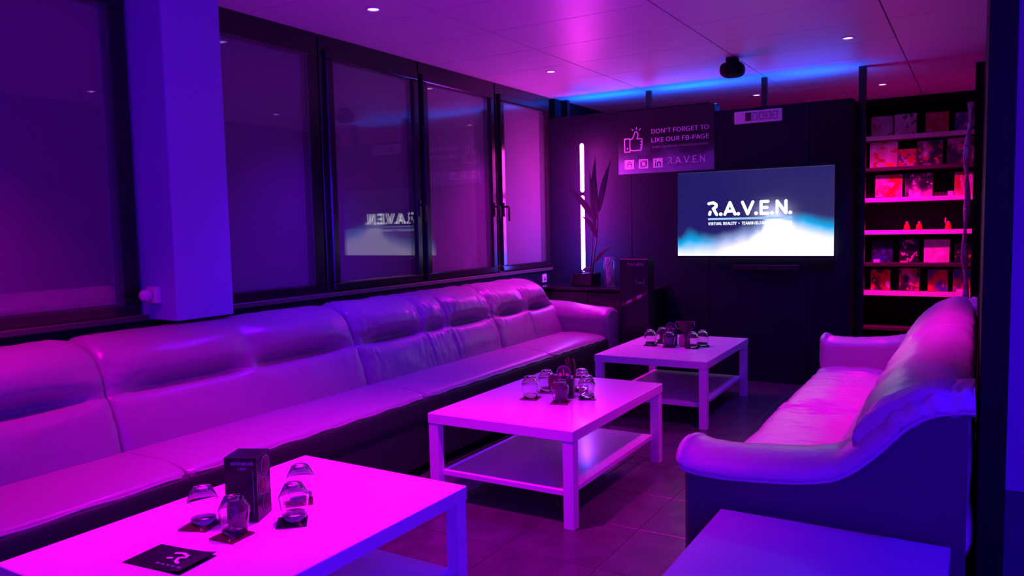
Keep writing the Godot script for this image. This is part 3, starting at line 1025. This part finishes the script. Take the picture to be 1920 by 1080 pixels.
# ================================================================== shelf with games
func game_art(sd: int, a: Color, b: Color, c: Color) -> StandardMaterial3D:
	var im := Image.create_empty(48, 48, false, Image.FORMAT_RGB8)
	var n := FastNoiseLite.new()
	n.seed = sd
	n.frequency = 0.026
	n.fractal_octaves = 3
	for y in 48:
		for x in 48:
			var v := n.get_noise_2d(x, y * 0.8) * 1.6 + 0.5 + (y / 48.0 - 0.5) * 0.5
			var col := a.lerp(b, clampf(v, 0, 1))
			if n.get_noise_2d(x * 1.7 + 90, y * 1.7) > 0.33: col = c
			im.set_pixel(x, y, col)
	var m := StandardMaterial3D.new()
	m.resource_name = "box_art"
	m.albedo_texture = ImageTexture.create_from_image(im)
	m.roughness = 0.35
	return m

func game_shelf() -> void:
	var zf := -8.86
	var t := thing("game_shelf", "tall open shelf full of boxed games with pink-lit boards", "shelf", Vector3(0, 0, zf))
	for x in [-1.062, 0.05]:
		obj("upright", one(Vector3(x - 0.02, 0, -0.30), Vector3(x + 0.02, 2.50, -0.004), 0.003), "black_matt", t)
	obj("back_panel", one(Vector3(-1.05, 0.05, -0.325), Vector3(0.04, 2.50, -0.30)), "black_matt", t)
	obj("top_board", one(Vector3(-1.10, 2.50, -0.32), Vector3(0.09, 2.565, 0.0), 0.003), "black_matt", t)
	var ys := [2.203, 1.880, 1.568, 1.232, 0.895, 0.598, 0.225]
	var white := [true, false, true, true, false, true, false]
	for k in 7:
		var th := 0.045 if white[k] else 0.036
		obj("shelf_board", one(Vector3(-1.098, ys[k] - th, -0.30), Vector3(0.085, ys[k], 0.0), 0.003), "white_board" if white[k] else "dark_wood", t)
	var P := Color(0.86, 0.62, 0.72)
	var R := Color(0.80, 0.16, 0.16)
	var B := Color(0.24, 0.24, 0.62)
	var D := Color(0.14, 0.11, 0.16)
	var W := Color(0.93, 0.88, 0.9)
	var O := Color(0.85, 0.45, 0.30)
	var rows := [
		[[-0.991, -0.784, 0.211, P, W, O, "pale pink game box at the left end of the top shelf row"], [-0.772, -0.569, 0.214, W, P, D, "pale game box with a lamp glint, second on the top shelf row"], [-0.491, -0.281, 0.209, R, R, P, "red game box on the top shelf row"], [-0.229, -0.060, 0.188, P, B, B, "violet game box at the right end of the top shelf row"]],
		[[-0.999, -0.735, 0.270, W, P, R, "largest bright game box, left end of the second row, orange tag in front"], [-0.730, -0.565, 0.182, P, R, B, "low game box squeezed between two taller ones on the second row"], [-0.560, -0.329, 0.254, W, D, R, "white game box with dark figures on the second row"], [-0.292, -0.045, 0.262, P, D, D, "dim purple game box at the right end of the second row"]],
		[[-0.942, -0.689, 0.240, P, R, W, "red and pink game box left on the third row"], [-0.665, -0.411, 0.241, D, P, W, "speckled game box with a white price tag on the third row"], [-0.221, -0.040, 0.234, R, P, W, "red game box at the right end of the third row"]],
		[],
		[[-0.967, -0.766, 0.227, D, B, B, "dark blue game box left on the fifth row"], [-0.709, -0.527, 0.240, D, D, P, "black game box with a pale emblem on the fifth row"], [-0.479, -0.249, 0.236, W, P, P, "plain pale game box on the fifth row"], [-0.207, -0.040, 0.196, D, D, R, "dark game box at the right end of the fifth row"]],
		[[-0.974, -0.787, 0.223, D, R, W, "game box with a red and white picture, left on the lowest filled row"], [-0.704, -0.512, 0.240, D, P, R, "dim violet game box second on the lowest filled row"], [-0.440, -0.257, 0.227, B, R, R, "game box with red foreground, third on the lowest filled row"], [-0.216, -0.040, 0.234, B, O, R, "blue and red game box at the right end of the lowest filled row"]],
	]
	var sd := 100
	for r in rows.size():
		for g in rows[r]:
			sd += 1
			var w: float = g[1] - g[0]
			var bx := thing("game_box", g[6], "game box", Vector3((g[0] + g[1]) / 2, ys[r], zf - 0.10 - 0.01 * (sd % 3)), "boxed games on the shelf", 0.03 * ((sd * 7) % 3 - 1))
			var h: float = g[2]
			obj("carton", one(Vector3(-w / 2, 0, -0.06), Vector3(w / 2, h, 0.0), 0.003), game_art(sd, g[3], g[4], g[5]), bx)
			var lid := mb()
			lid.set_smooth_group(-1)
			var Pq := [Vector3(-w / 2 + 0.004, 0.004, 0.001), Vector3(w / 2 - 0.004, 0.004, 0.001), Vector3(w / 2 - 0.004, h - 0.004, 0.001), Vector3(-w / 2 + 0.004, h - 0.004, 0.001)]
			var U := [Vector2(0, 1), Vector2(1, 1), Vector2(1, 0), Vector2(0, 0)]
			for k in [0, 2, 1, 0, 3, 2]:
				lid.set_uv(U[k])
				lid.add_vertex(Pq[k])
			obj("cover_print", lid, game_art(sd, g[3], g[4], g[5]), bx)
	# price tags, standing on the boards
	var tags := [[-0.80, 1, "orange_print", 0.075, 0.045, "orange price tag on the second row before the largest box"], [-0.545, 2, "white_print", 0.055, 0.04, "white price tag before the speckled game box"], [-0.25, 2, "white_print", 0.05, 0.045, "white price tag beside the right red game box"], [-0.91, 4, "white_print", 0.06, 0.036, "white price tag before the dark blue game box"], [-0.655, 4, "pink_print", 0.07, 0.022, "low pink price tag before the black game box"], [-0.40, 4, "white_print", 0.06, 0.022, "low white price tag before the plain pale game box"], [-0.15, 5, "white_print", 0.06, 0.036, "white price tag before the blue and red game box"]]
	for g in tags:
		var tg := thing("price_tag", g[5], "price tag", Vector3(g[0], ys[g[1]], zf - 0.03), "price tags on the shelf boards")
		obj("card", one(Vector3(-g[3] / 2, 0, -0.002), Vector3(g[3] / 2, g[4], 0.002), 0.0005), g[2], tg)
		obj("holder", one(Vector3(-g[3] / 2, 0, -0.010), Vector3(g[3] / 2, 0.004, 0.010), 0.001), "steel", tg)
	var tray := thing("card_tray", "low dark tray with cards near the right of the third row", "tray", Vector3(-0.33, ys[2], zf - 0.06))
	obj("tray", one(Vector3(-0.065, 0, -0.03), Vector3(0.055, 0.03, 0.03), 0.004), "dark_wood", tray)
	for k in 3: obj("card", one(Vector3(-0.05 + 0.03 * k, 0.028, -0.02), Vector3(-0.045 + 0.03 * k, 0.038, 0.02)), "pink_print", tray)
	# small figures on the fourth row
	var figs := [[-0.637, 0.085, "small red figurine left on the fourth shelf row"], [-0.525, 0.075, "small red figurine in the middle of the fourth shelf row"], [-0.265, 0.120, "taller red figurine with raised arm on the fourth shelf row"]]
	for f in figs:
		var fg := thing("figurine", f[2], "figurine", Vector3(f[0], ys[3], zf - 0.07), "figurines on the fourth shelf row")
		var b := mb()
		lathe(b, [[0.001, 0], [0.034, 0], [0.034, 0.008], [0.026, 0.02], [0.030, 0.035], [0.022, 0.055], [0.010, 0.066], [0.001, 0.068]], 16)
		obj("body", b, "red_plastic", fg)
		var hd := mb()
		lathe(hd, [[0.001, 0.058], [0.010, 0.062], [0.014, 0.072], [0.010, 0.082], [0.001, 0.086]], 14)
		obj("head", hd, "pink_print", fg)
		if f[1] > 0.1:
			var ar := mb()
			tube(ar, [Vector3(-0.012, 0.05, 0), Vector3(-0.028, 0.08, 0.004), Vector3(-0.024, 0.118, 0.006)], [0.009, 0.008, 0.006], 8)
			obj("arm", ar, "pink_print", fg)

# ================================================================== the far corner: cabinet, plant, box
func corner() -> void:
	var c := thing("sideboard", "black glossy sideboard in the far corner under the neon tubes", "sideboard", Vector3(-2.95, 0, -6.34))
	obj("body", one(Vector3(-0.56, 0.06, -0.22), Vector3(0.60, 0.775, 0.20), 0.006), "black_matt", c)
	obj("top_board", one(Vector3(-0.58, 0.775, -0.24), Vector3(0.62, 0.80, 0.225), 0.004), "black_gloss", c)
	obj("plinth", one(Vector3(-0.54, 0, -0.20), Vector3(0.58, 0.06, 0.17)), "black_matt", c)
	for k in 2:
		var d := obj("door", one(Vector3(-0.55 + 0.575 * k, 0.075, 0.20), Vector3(0.02 + 0.575 * k, 0.765, 0.218), 0.003), "black_gloss", c)
		var h := mb()
		tube(h, [Vector3(-0.03 + 0.10 * k, 0.50, 0.218), Vector3(-0.03 + 0.10 * k, 0.50, 0.24), Vector3(-0.03 + 0.10 * k, 0.62, 0.24), Vector3(-0.03 + 0.10 * k, 0.62, 0.218)], 0.005, 8)
		obj("handle", h, "steel", d)
	# pedestal that carries the tubes and the plant
	var ped := thing("planter", "black square planter with the tall plant and neon tubes on its rim", "planter", Vector3(-3.07, 0.80, -6.40))
	var pb := mb()
	box(pb, Vector3(-0.10, 0, -0.10), Vector3(0.10, 0.115, 0.10), 0.006)
	obj("pot", pb, "black_gloss", ped)
	var soil := mb()
	lathe(soil, [[0.075, 0.113], [0.05, 0.119], [0.001, 0.122]], 16)
	obj("soil", soil, "soil", ped).position = Vector3(0.02, 0, 0.0)
	# plant
	var p := thing("house_plant", "tall slender potted plant with long pointed leaves beside the neon tubes", "plant", Vector3(-3.02, 0.915, -6.36))
	var base := Vector3(-3.02, 0.915, -6.36)
	var stem := mb()
	tube(stem, [Vector3(0.03, 0, 0), Vector3(0.05, 0.16, 0), Vector3(0.075, 0.30, 0), Vector3(0.09, 0.44, 0), Vector3(0.085, 0.62, -0.01)], [0.009, 0.008, 0.007, 0.006, 0.004], 8)
	tube(stem, [Vector3(0.02, 0, 0.02), Vector3(0.04, 0.2, 0.02), Vector3(0.05, 0.36, 0.02), Vector3(0.03, 0.5, 0.02)], [0.007, 0.006, 0.005, 0.003], 8)
	obj("stem", stem, "leaf", p)
	# leaves: root, middle, tip, width
	var leaves := [
		[Vector3(-2.945, 1.36, -6.36), Vector3(-3.05, 1.58, -6.34), Vector3(-3.235, 1.72, -6.32), 0.050],
		[Vector3(-2.94, 1.40, -6.37), Vector3(-2.985, 1.65, -6.37), Vector3(-2.965, 1.975, -6.40), 0.055],
		[Vector3(-2.94, 1.22, -6.36), Vector3(-2.96, 1.38, -6.33), Vector3(-3.06, 1.43, -6.30), 0.045],
		[Vector3(-2.97, 1.00, -6.35), Vector3(-2.88, 1.12, -6.33), Vector3(-2.775, 1.155, -6.31), 0.030],
		[Vector3(-2.93, 1.45, -6.38), Vector3(-2.90, 1.70, -6.40), Vector3(-2.83, 1.93, -6.44), 0.050],
		[Vector3(-2.95, 1.30, -6.36), Vector3(-2.99, 1.52, -6.38), Vector3(-3.03, 1.87, -6.41), 0.040],
		[Vector3(-2.98, 0.95, -6.34), Vector3(-3.04, 0.975, -6.33), Vector3(-3.08, 0.93, -6.32), 0.030],
	]
	for f in leaves:
		var lf := mb()
		var a: Vector3 = f[0] - base
		var b: Vector3 = f[1] - base
		var d: Vector3 = f[2] - base
		var rings := []
		for k in 15:
			var u := k / 14.0
			var q := a.lerp(b, u).lerp(b.lerp(d, u), u)
			var tan := (b - a).lerp(d - b, u).normalized()
			var side := tan.cross(Vector3(0.25, 0.1, 1)).normalized()
			var up := side.cross(tan)
			var w: float = f[3] * 0.55 * (sin(pow(u, 0.75) * PI) * 0.95 + 0.04)
			var ring := PackedVector3Array()
			for o in [[-1.0, 0.25], [-0.5, 0.06], [0.0, 0.0], [0.5, 0.06], [1.0, 0.25], [0.5, 0.02], [0.0, -0.04], [-0.5, 0.02]]:
				ring.append(q + side * w * o[0] + up * (w * o[1] + (0.0006 if o[1] > 0.05 else -0.0006)))
			rings.append(ring)
		loft(lf, rings)
		obj("leaf", lf, "leaf", p)
	# glass vase with twigs
	var v := thing("glass_vase", "glass vase full of curled twigs on the sideboard", "vase", Vector3(-2.80, 0.80, -6.30))
	var gv := mb()
	lathe(gv, [[0.001, 0.004], [0.045, 0.004], [0.048, 0.02], [0.048, 0.24]], 20)
	obj("vessel", gv, "tumbler", v)
	var rng := RandomNumberGenerator.new()
	rng.seed = 12
	for k in 9:
		var tw := mb()
		var a := rng.randf() * TAU
		var path := []
		for j in 7: path.append(Vector3(cos(a + j * 0.5) * (0.012 + 0.004 * j), 0.012 + 0.042 * j, sin(a + j * 0.5) * (0.012 + 0.004 * j)))
		tube(tw, path, 0.003, 6)
		obj("twig", tw, "print_dim", v)
	# dark display box with lettering, standing in front of the sideboard
	var bx := thing("display_box", "tall black display box with small white lettering and striped tape beside the sideboard", "box", Vector3(-2.43, 0, -6.03))
	obj("carton", one(Vector3(-0.125, 0, -0.07), Vector3(0.125, 1.065, 0.07), 0.004), "paper_dark", bx)
	var wm := mb()
	wordmark(wm, 0.150, 0.024, 0.0030, 0.0008, Vector3(-0.060, 1.008, 0.0702), "RAVEN")
	obj("logo", wm, "print_dim", bx)
	var br := mb()
	stroke(br, [[0.03, 0.03], [0.024, 0.05], [0.03, 0.07]], 0.003, 0.0008, Vector2.ONE, Vector3(0, 0.83, 0.0702))
	stroke(br, [[0.085, 0.03], [0.091, 0.05], [0.085, 0.07]], 0.003, 0.0008, Vector2.ONE, Vector3(0, 0.83, 0.0702))
	stroke(br, [[0.042, 0.04], [0.074, 0.04]], 0.004, 0.0008, Vector2.ONE, Vector3(0, 0.83, 0.0702))
	obj("emblem", br, "print_dim", bx)
	for k in 5:
		var seg := mb()
		var a := Vector2(-0.11, 0.665).lerp(Vector2(0.115, 0.775), k / 5.0)
		var b := Vector2(-0.11, 0.665).lerp(Vector2(0.115, 0.775), (k + 1) / 5.0)
		var d := Vector2(0, 0.026)
		seg.set_smooth_group(-1)
		quad(seg, Vector3(a.x, a.y, 0.0712), Vector3(b.x, b.y, 0.0712), Vector3(b.x, b.y + d.y, 0.0712), Vector3(a.x, a.y + d.y, 0.0712))
		obj("tape_stripe", seg, "maroon" if k % 2 == 0 else "print_dim", bx)
	# wall sockets
	socket(Vector3(-3.455, 1.015, -2.337), Basis.IDENTITY, "white wall socket with round plug low on the pillar", true)
	socket(Vector3(WALL, 0.815, -6.46), Basis(Vector3.UP, PI / 2), "white wall socket beyond the far end of the long sofa", false)
	# projector under the ceiling
	var pr := thing("ceiling_projector", "dark rounded projector hanging from the ceiling in front of the partition", "projector", Vector3(-1.612, CEIL, -5.93))
	obj("mount", one(Vector3(-0.04, -0.03, -0.04), Vector3(0.04, 0, 0.04), 0.004), "black_matt", pr)
	var bod := mb()
	var rr := []
	for k in 9:
		var z := lerpf(-0.085, 0.085, k / 8.0)
		var e := 1.0 - pow(absf(k - 4.0) / 4.6, 4)
		var ring := PackedVector3Array()
		for j in 20:
			var a := TAU * j / 20.0
			var ca := cos(a)
			var sa := sin(a)
			ring.append(Vector3(signf(ca) * pow(absf(ca), 0.7) * 0.088 * e, -0.088 + signf(sa) * pow(absf(sa), 0.7) * 0.058 * e, z))
		rr.append(ring)
	loft(bod, rr)
	obj("body", bod, "black_matt", pr)
	var ln := mb()
	lathe(ln, [[0.001, 0.0], [0.03, 0.0], [0.034, 0.02], [0.024, 0.022], [0.001, 0.016]], 18)
	var lo := obj("lens", ln, "black_gloss", pr)
	lo.position = Vector3(0, -0.088, -0.078)
	lo.rotation.x = -PI / 2

func socket(at: Vector3, turn: Basis, label: String, plugged: bool) -> void:
	var s := thing("wall_socket", label, "socket", at)
	s.basis = turn
	obj("plate", one(Vector3(-0.04, 0.0, 0), Vector3(0.04, 0.08, 0.012 if not plugged else 0.03), 0.004), "white_plastic", s)
	var d := mb()
	lathe(d, [[0.001, 0.0], [0.02, 0.0], [0.022, 0.004], [0.001, 0.004]], 18)
	var o := obj("outlet", d, "print_dim", s)
	o.position = Vector3(0, 0.04, 0.012 if not plugged else 0.03)
	o.rotation.x = PI / 2
	if plugged:
		var pl := mb()
		lathe(pl, [[0.001, 0.0], [0.027, 0.0], [0.030, 0.01], [0.027, 0.035], [0.018, 0.045], [0.001, 0.046]], 20)
		var po := obj("plug", pl, "white_plastic", s)
		po.position = Vector3(-0.008, 0.04, 0.032)
		po.rotation.x = PI / 2

# ================================================================== tableware
var glass_proto: Node3D
var coaster_protos := {}

func put_glass(x: float, z: float, label: String, s := 1.0) -> void:
	if glass_proto == null:
		glass_proto = thing("glass_tumbler", label, "glass", Vector3(x, 0.4545, z), "upside-down tumblers on coasters")
		glass_proto.scale = Vector3.ONE * 1.13
		var b := mb()
		lathe(b, [[0.0325, 0.0], [0.0350, 0.020], [0.0385, 0.046], [0.0412, 0.064], [0.0405, 0.0675], [0.0330, 0.083], [0.0255, 0.0975], [0.0235, 0.1005], [0.0205, 0.1018], [0.001, 0.102], [0.001, 0.0935], [0.019, 0.0925], [0.0235, 0.0885], [0.0310, 0.0790], [0.0388, 0.0655], [0.0392, 0.0635], [0.0368, 0.046], [0.0333, 0.020], [0.0310, 0.0], [0.0325, 0.0]], 40)
		obj("bowl", b, "tumbler_base", glass_proto)
		var rm := mb()
		lathe(rm, [[0.0308, 0.0], [0.0327, 0.0], [0.0327, 0.0016], [0.0308, 0.0016], [0.0308, 0.0]], 36)
		obj("rim", rm, "tumbler", glass_proto)
		return
	dup(glass_proto, Vector3(x, 0.4545, z), label, x * 7.0)

func put_coaster(x: float, z: float, turn: float, m: String, label: String) -> void:
	var t := thing("coaster", label, "coaster", Vector3(x, 0.45, z), "square coasters under the tumblers", turn)
	obj("mat", one(Vector3(-0.046, 0, -0.046), Vector3(0.046, 0.004, 0.046), 0.001), m, t)
	var s := mb()
	stroke(s, [[-0.012, 0.010], [0.0, 0.014], [0.010, 0.006], [0.0, -0.002], [0.012, -0.014]], 0.004, 0.0004)
	var o := obj("emblem", s, "pink_print", t)
	o.rotation.x = -PI / 2
	o.position = Vector3(0.018, 0.0041, 0.026)

func tableware() -> void:
	var front := [[-2.045, -1.500, 0.35, "maroon", "upside-down tumbler on the near table, left of the card stand"], [-1.890, -1.492, 0.10, "maroon", "upside-down tumbler on the near table, standing before the card stand"], [-1.812, -1.655, 0.75, "paper_dark", "upside-down tumbler on the near table, right of the card stand"], [-1.935, -1.800, 0.8, "maroon", "upside-down tumbler on the near table, farthest back of its four"]]
	for g in front:
		put_coaster(g[0] + 0.008, g[1] + 0.018, g[2], g[3], g[4].replace("upside-down tumbler", "square coaster under the tumbler"))
		put_glass(g[0], g[1], g[4])
	var middle := [[-2.000, -3.475, 0.2, "maroon", "upside-down tumbler on the middle table, front left of the card stand"], [-2.000, -3.655, 0.3, "maroon", "upside-down tumbler on the middle table, back left of the card stand"], [-1.815, -3.455, 0.3, "maroon", "upside-down tumbler on the middle table, directly before the card stand"], [-1.735, -3.605, 0.5, "paper_dark", "upside-down tumbler on the middle table, front right of the card stand"], [-1.838, -3.755, 0.1, "maroon", "upside-down tumbler on the middle table, back right of the card stand"]]
	for g in middle:
		put_coaster(g[0] + 0.006, g[1] + 0.012, g[2], g[3], g[4].replace("upside-down tumbler", "square coaster under the tumbler"))
		put_glass(g[0], g[1], g[4])
	var far := [[-2.075, -5.405, 0.2, "paper_dark", "upside-down tumbler on the far table, leftmost of its five"], [-2.035, -5.55, 0.2, "paper_dark", "upside-down tumbler on the far table, tucked behind the leftmost one"], [-1.925, -5.385, 0.3, "maroon", "upside-down tumbler on the far table, before the card stand"], [-1.755, -5.405, 0.1, "paper_dark", "upside-down tumbler on the far table, front right"], [-1.715, -5.515, 0.3, "paper_dark", "upside-down tumbler on the far table, rightmost of its five"]]
	for g in far:
		put_coaster(g[0] + 0.004, g[1] + 0.008, g[2], g[3], g[4].replace("upside-down tumbler", "square coaster under the tumbler"))
		put_glass(g[0], g[1], g[4])
	# near table: square card stand with circles printed on its sides
	var s := thing("card_stand", "tall black square menu stand with printed circles on the near table", "menu stand", Vector3(-1.968, 0.45, -1.612), "", 0.45)
	obj("sleeve", one(Vector3(-0.052, 0, -0.052), Vector3(0.052, 0.205, 0.052), 0.0015), "paper_dark", s)
	for c in [[0.012, 0.165, 0.030], [-0.012, 0.105, 0.027], [0.014, 0.045, 0.030]]:
		var d := mb()
		lathe(d, [[0.001, 0.0012], [c[2], 0.0012], [c[2], 0.0]], 26)
		var o := obj("printed_circle", d, "maroon" if c[0] < 0 else "dark_wood", s)
		o.rotation = Vector3(0, 0, -PI / 2)
		o.position = Vector3(0.052, c[1], -c[0])
		var r := mb()
		var pts := []
		for j in 25: pts.append([c[2] * cos(TAU * j / 24), c[2] * sin(TAU * j / 24)])
		stroke(r, pts, 0.0025, 0.0014)
		var ro := obj("circle_outline", r, "print_dim", s)
		ro.rotation.y = PI / 2
		ro.position = Vector3(0.0525, c[1], -c[0])
	lettering("stand_title", "WATERMELON", s, "print_dim", Vector3(0.006, 0.186, 0.0525), 0.072, 0.010)
	lettering("stand_title", "LINE", s, "print_dim", Vector3(0.006, 0.170, 0.0525), 0.026, 0.009)
	var ln := mb()
	box(ln, Vector3(0.040, 0.02, 0.052), Vector3(0.0412, 0.165, 0.0528))
	obj("print_line", ln, "print_dim", s)
	# near table: folded flyer
	var f := thing("flyer", "folded black flyer with a white swoosh letter at the near table's edge", "flyer", Vector3(-1.905, 0.45, -1.283), "", 0.12)
	var fl := mb()
	var r2 := [[0.0, 0.001], [0.4, 0.0016], [0.8, 0.005], [1.0, 0.011]]
	var A := Vector2(-0.108, 0.052)
	obj("lower_leaf", one(Vector3(-0.107, 0, -0.066), Vector3(0.107, 0.0012, 0.066), 0.0003), "paper_dark", f)
	fl.set_smooth_group(-1)
	for i in r2.size() - 1:
		var xa: float = lerpf(-0.107, 0.107, r2[i][0])
		var xb: float = lerpf(-0.107, 0.107, r2[i + 1][0])
		var ya: float = r2[i][1] + 0.0006
		var yb: float = r2[i + 1][1] + 0.0006
		quad(fl, Vector3(xa, ya, 0.066), Vector3(xb, yb, 0.066), Vector3(xb, yb, -0.066), Vector3(xa, ya, -0.066))
		quad(fl, Vector3(xa, ya - 0.0008, -0.066), Vector3(xb, yb - 0.0008, -0.066), Vector3(xb, yb - 0.0008, 0.066), Vector3(xa, ya - 0.0008, 0.066))
	obj("cover_leaf", fl, "paper_dark", f)
	var sw := mb()
	stroke(sw, [[-0.030, 0.016], [-0.012, 0.030], [0.012, 0.032], [0.020, 0.022], [0.008, 0.010], [0.022, -0.004], [0.040, -0.006]], 0.010, 0.0006)
	stroke(sw, [[-0.014, -0.012], [-0.006, -0.006]], 0.010, 0.0006)
	var so := obj("swoosh_letter", sw, "white_print", f)
	so.rotation = Vector3(-PI / 2, 0, 0)
	so.rotation.y = -0.4
	so.position = Vector3(0.018, 0.0062, 0.0)
	var nm := lettering("name_line", "R A V E N", f, "print_dim", Vector3(0.045, 0.0088, 0.045), 0.09, 0.009, Basis(Vector3.RIGHT, -PI / 2))
	# middle and far table: die-cut card stands with a round picture
	var a := thing("picture_stand", "dark die-cut menu stand with a round picture on the middle table", "menu stand", Vector3(-1.850, 0.45, -3.575), "", 0.35)
	picture_stand(a, true)
	var b := thing("picture_stand", "dark die-cut menu stand with a round picture on the far table", "menu stand", Vector3(-1.945, 0.45, -5.480), "", 0.35)
	picture_stand(b, false)
	var g := thing("cup_stand", "reddish die-cut stand shaped like a two-handled cup on the far table", "menu stand", Vector3(-1.822, 0.45, -5.445), "", 0.35)
	cup_stand(g)

func picture_stand(t: Node3D, straws: bool) -> void:
	obj("sleeve", one(Vector3(-0.048, 0, -0.040), Vector3(0.048, 0.105, 0.040), 0.0015), "paper_dark", t)
	obj("printed_side", one(Vector3(0.0482, 0.004, -0.038), Vector3(0.0494, 0.12, 0.038), 0.0004), "maroon", t)
	var d := mb()
	lathe(d, [[0.001, 0.0], [0.036, 0.0], [0.036, 0.003], [0.001, 0.003]], 30)
	var o := obj("picture_disc", d, "dark_wood", t)
	o.rotation.x = PI / 2
	o.position = Vector3(0.0, 0.138, 0.030)
	var r := mb()
	var pts := []
	for j in 25: pts.append([0.035 * cos(TAU * j / 24), 0.035 * sin(TAU * j / 24)])
	stroke(r, pts, 0.0035, 0.001)
	obj("disc_rim", r, "print_dim", t).position = Vector3(0.0, 0.138, 0.033)
	var m := mb()
	stroke(m, [[-0.018, -0.012]], 0.020, 0.0008)
	stroke(m, [[0.018, -0.012]], 0.020, 0.0008)
	stroke(m, [[0.0, 0.012], [0.0, -0.018]], 0.006, 0.0008)
	obj("disc_print", m, "pink_print", t).position = Vector3(0.0, 0.138, 0.033)
	var e := mb()
	lathe(e, [[0.001, 0.0], [0.026, 0.0], [0.030, 0.05], [0.024, 0.078], [0.001, 0.08]], 18)
	var eo := obj("printed_cocktail", e, "maroon", t)
	eo.scale = Vector3(1, 1, 0.12)
	eo.position = Vector3(-0.052, 0.045, 0.040)
	if straws:
		for k in [[0.010, 0.20, -0.02], [0.024, 0.212, -0.018], [0.052, 0.205, -0.01]]:
			var st := mb()
			tube(st, [Vector3(k[0], 0.10, k[2]), Vector3(k[0] + 0.003, 0.16, k[2]), Vector3(k[0] - 0.006, k[1], k[2])], [0.006, 0.006, 0.004], 8)
			obj("straw", st, "maroon", t)

func cup_stand(t: Node3D) -> void:
	var b := mb()
	lathe(b, [[0.001, 0.0], [0.040, 0.0], [0.040, 0.006], [0.034, 0.05], [0.028, 0.085], [0.016, 0.10], [0.020, 0.108], [0.040, 0.125], [0.050, 0.160], [0.052, 0.185], [0.049, 0.185], [0.046, 0.160], [0.001, 0.13]], 26)
	var o := obj("cup", b, "maroon", t)
	o.scale = Vector3(1, 1, 0.5)
	for s in [-1.0, 1.0]:
		var h := mb()
		tube(h, [Vector3(s * 0.050, 0.180, 0), Vector3(s * 0.066, 0.183, 0), Vector3(s * 0.068, 0.160, 0), Vector3(s * 0.056, 0.135, 0), Vector3(s * 0.040, 0.126, 0)], 0.0035, 8)
		obj("handle", h, "print_dim", t)
	var p := mb()
	lathe(p, [[0.001, 0.0], [0.022, 0.01], [0.024, 0.05], [0.012, 0.085], [0.001, 0.09]], 18)
	var po := obj("printed_cocktail", p, "pink_print", t)
	po.scale = Vector3(1, 1, 0.1)
	po.position = Vector3(-0.024, 0.006, 0.022)
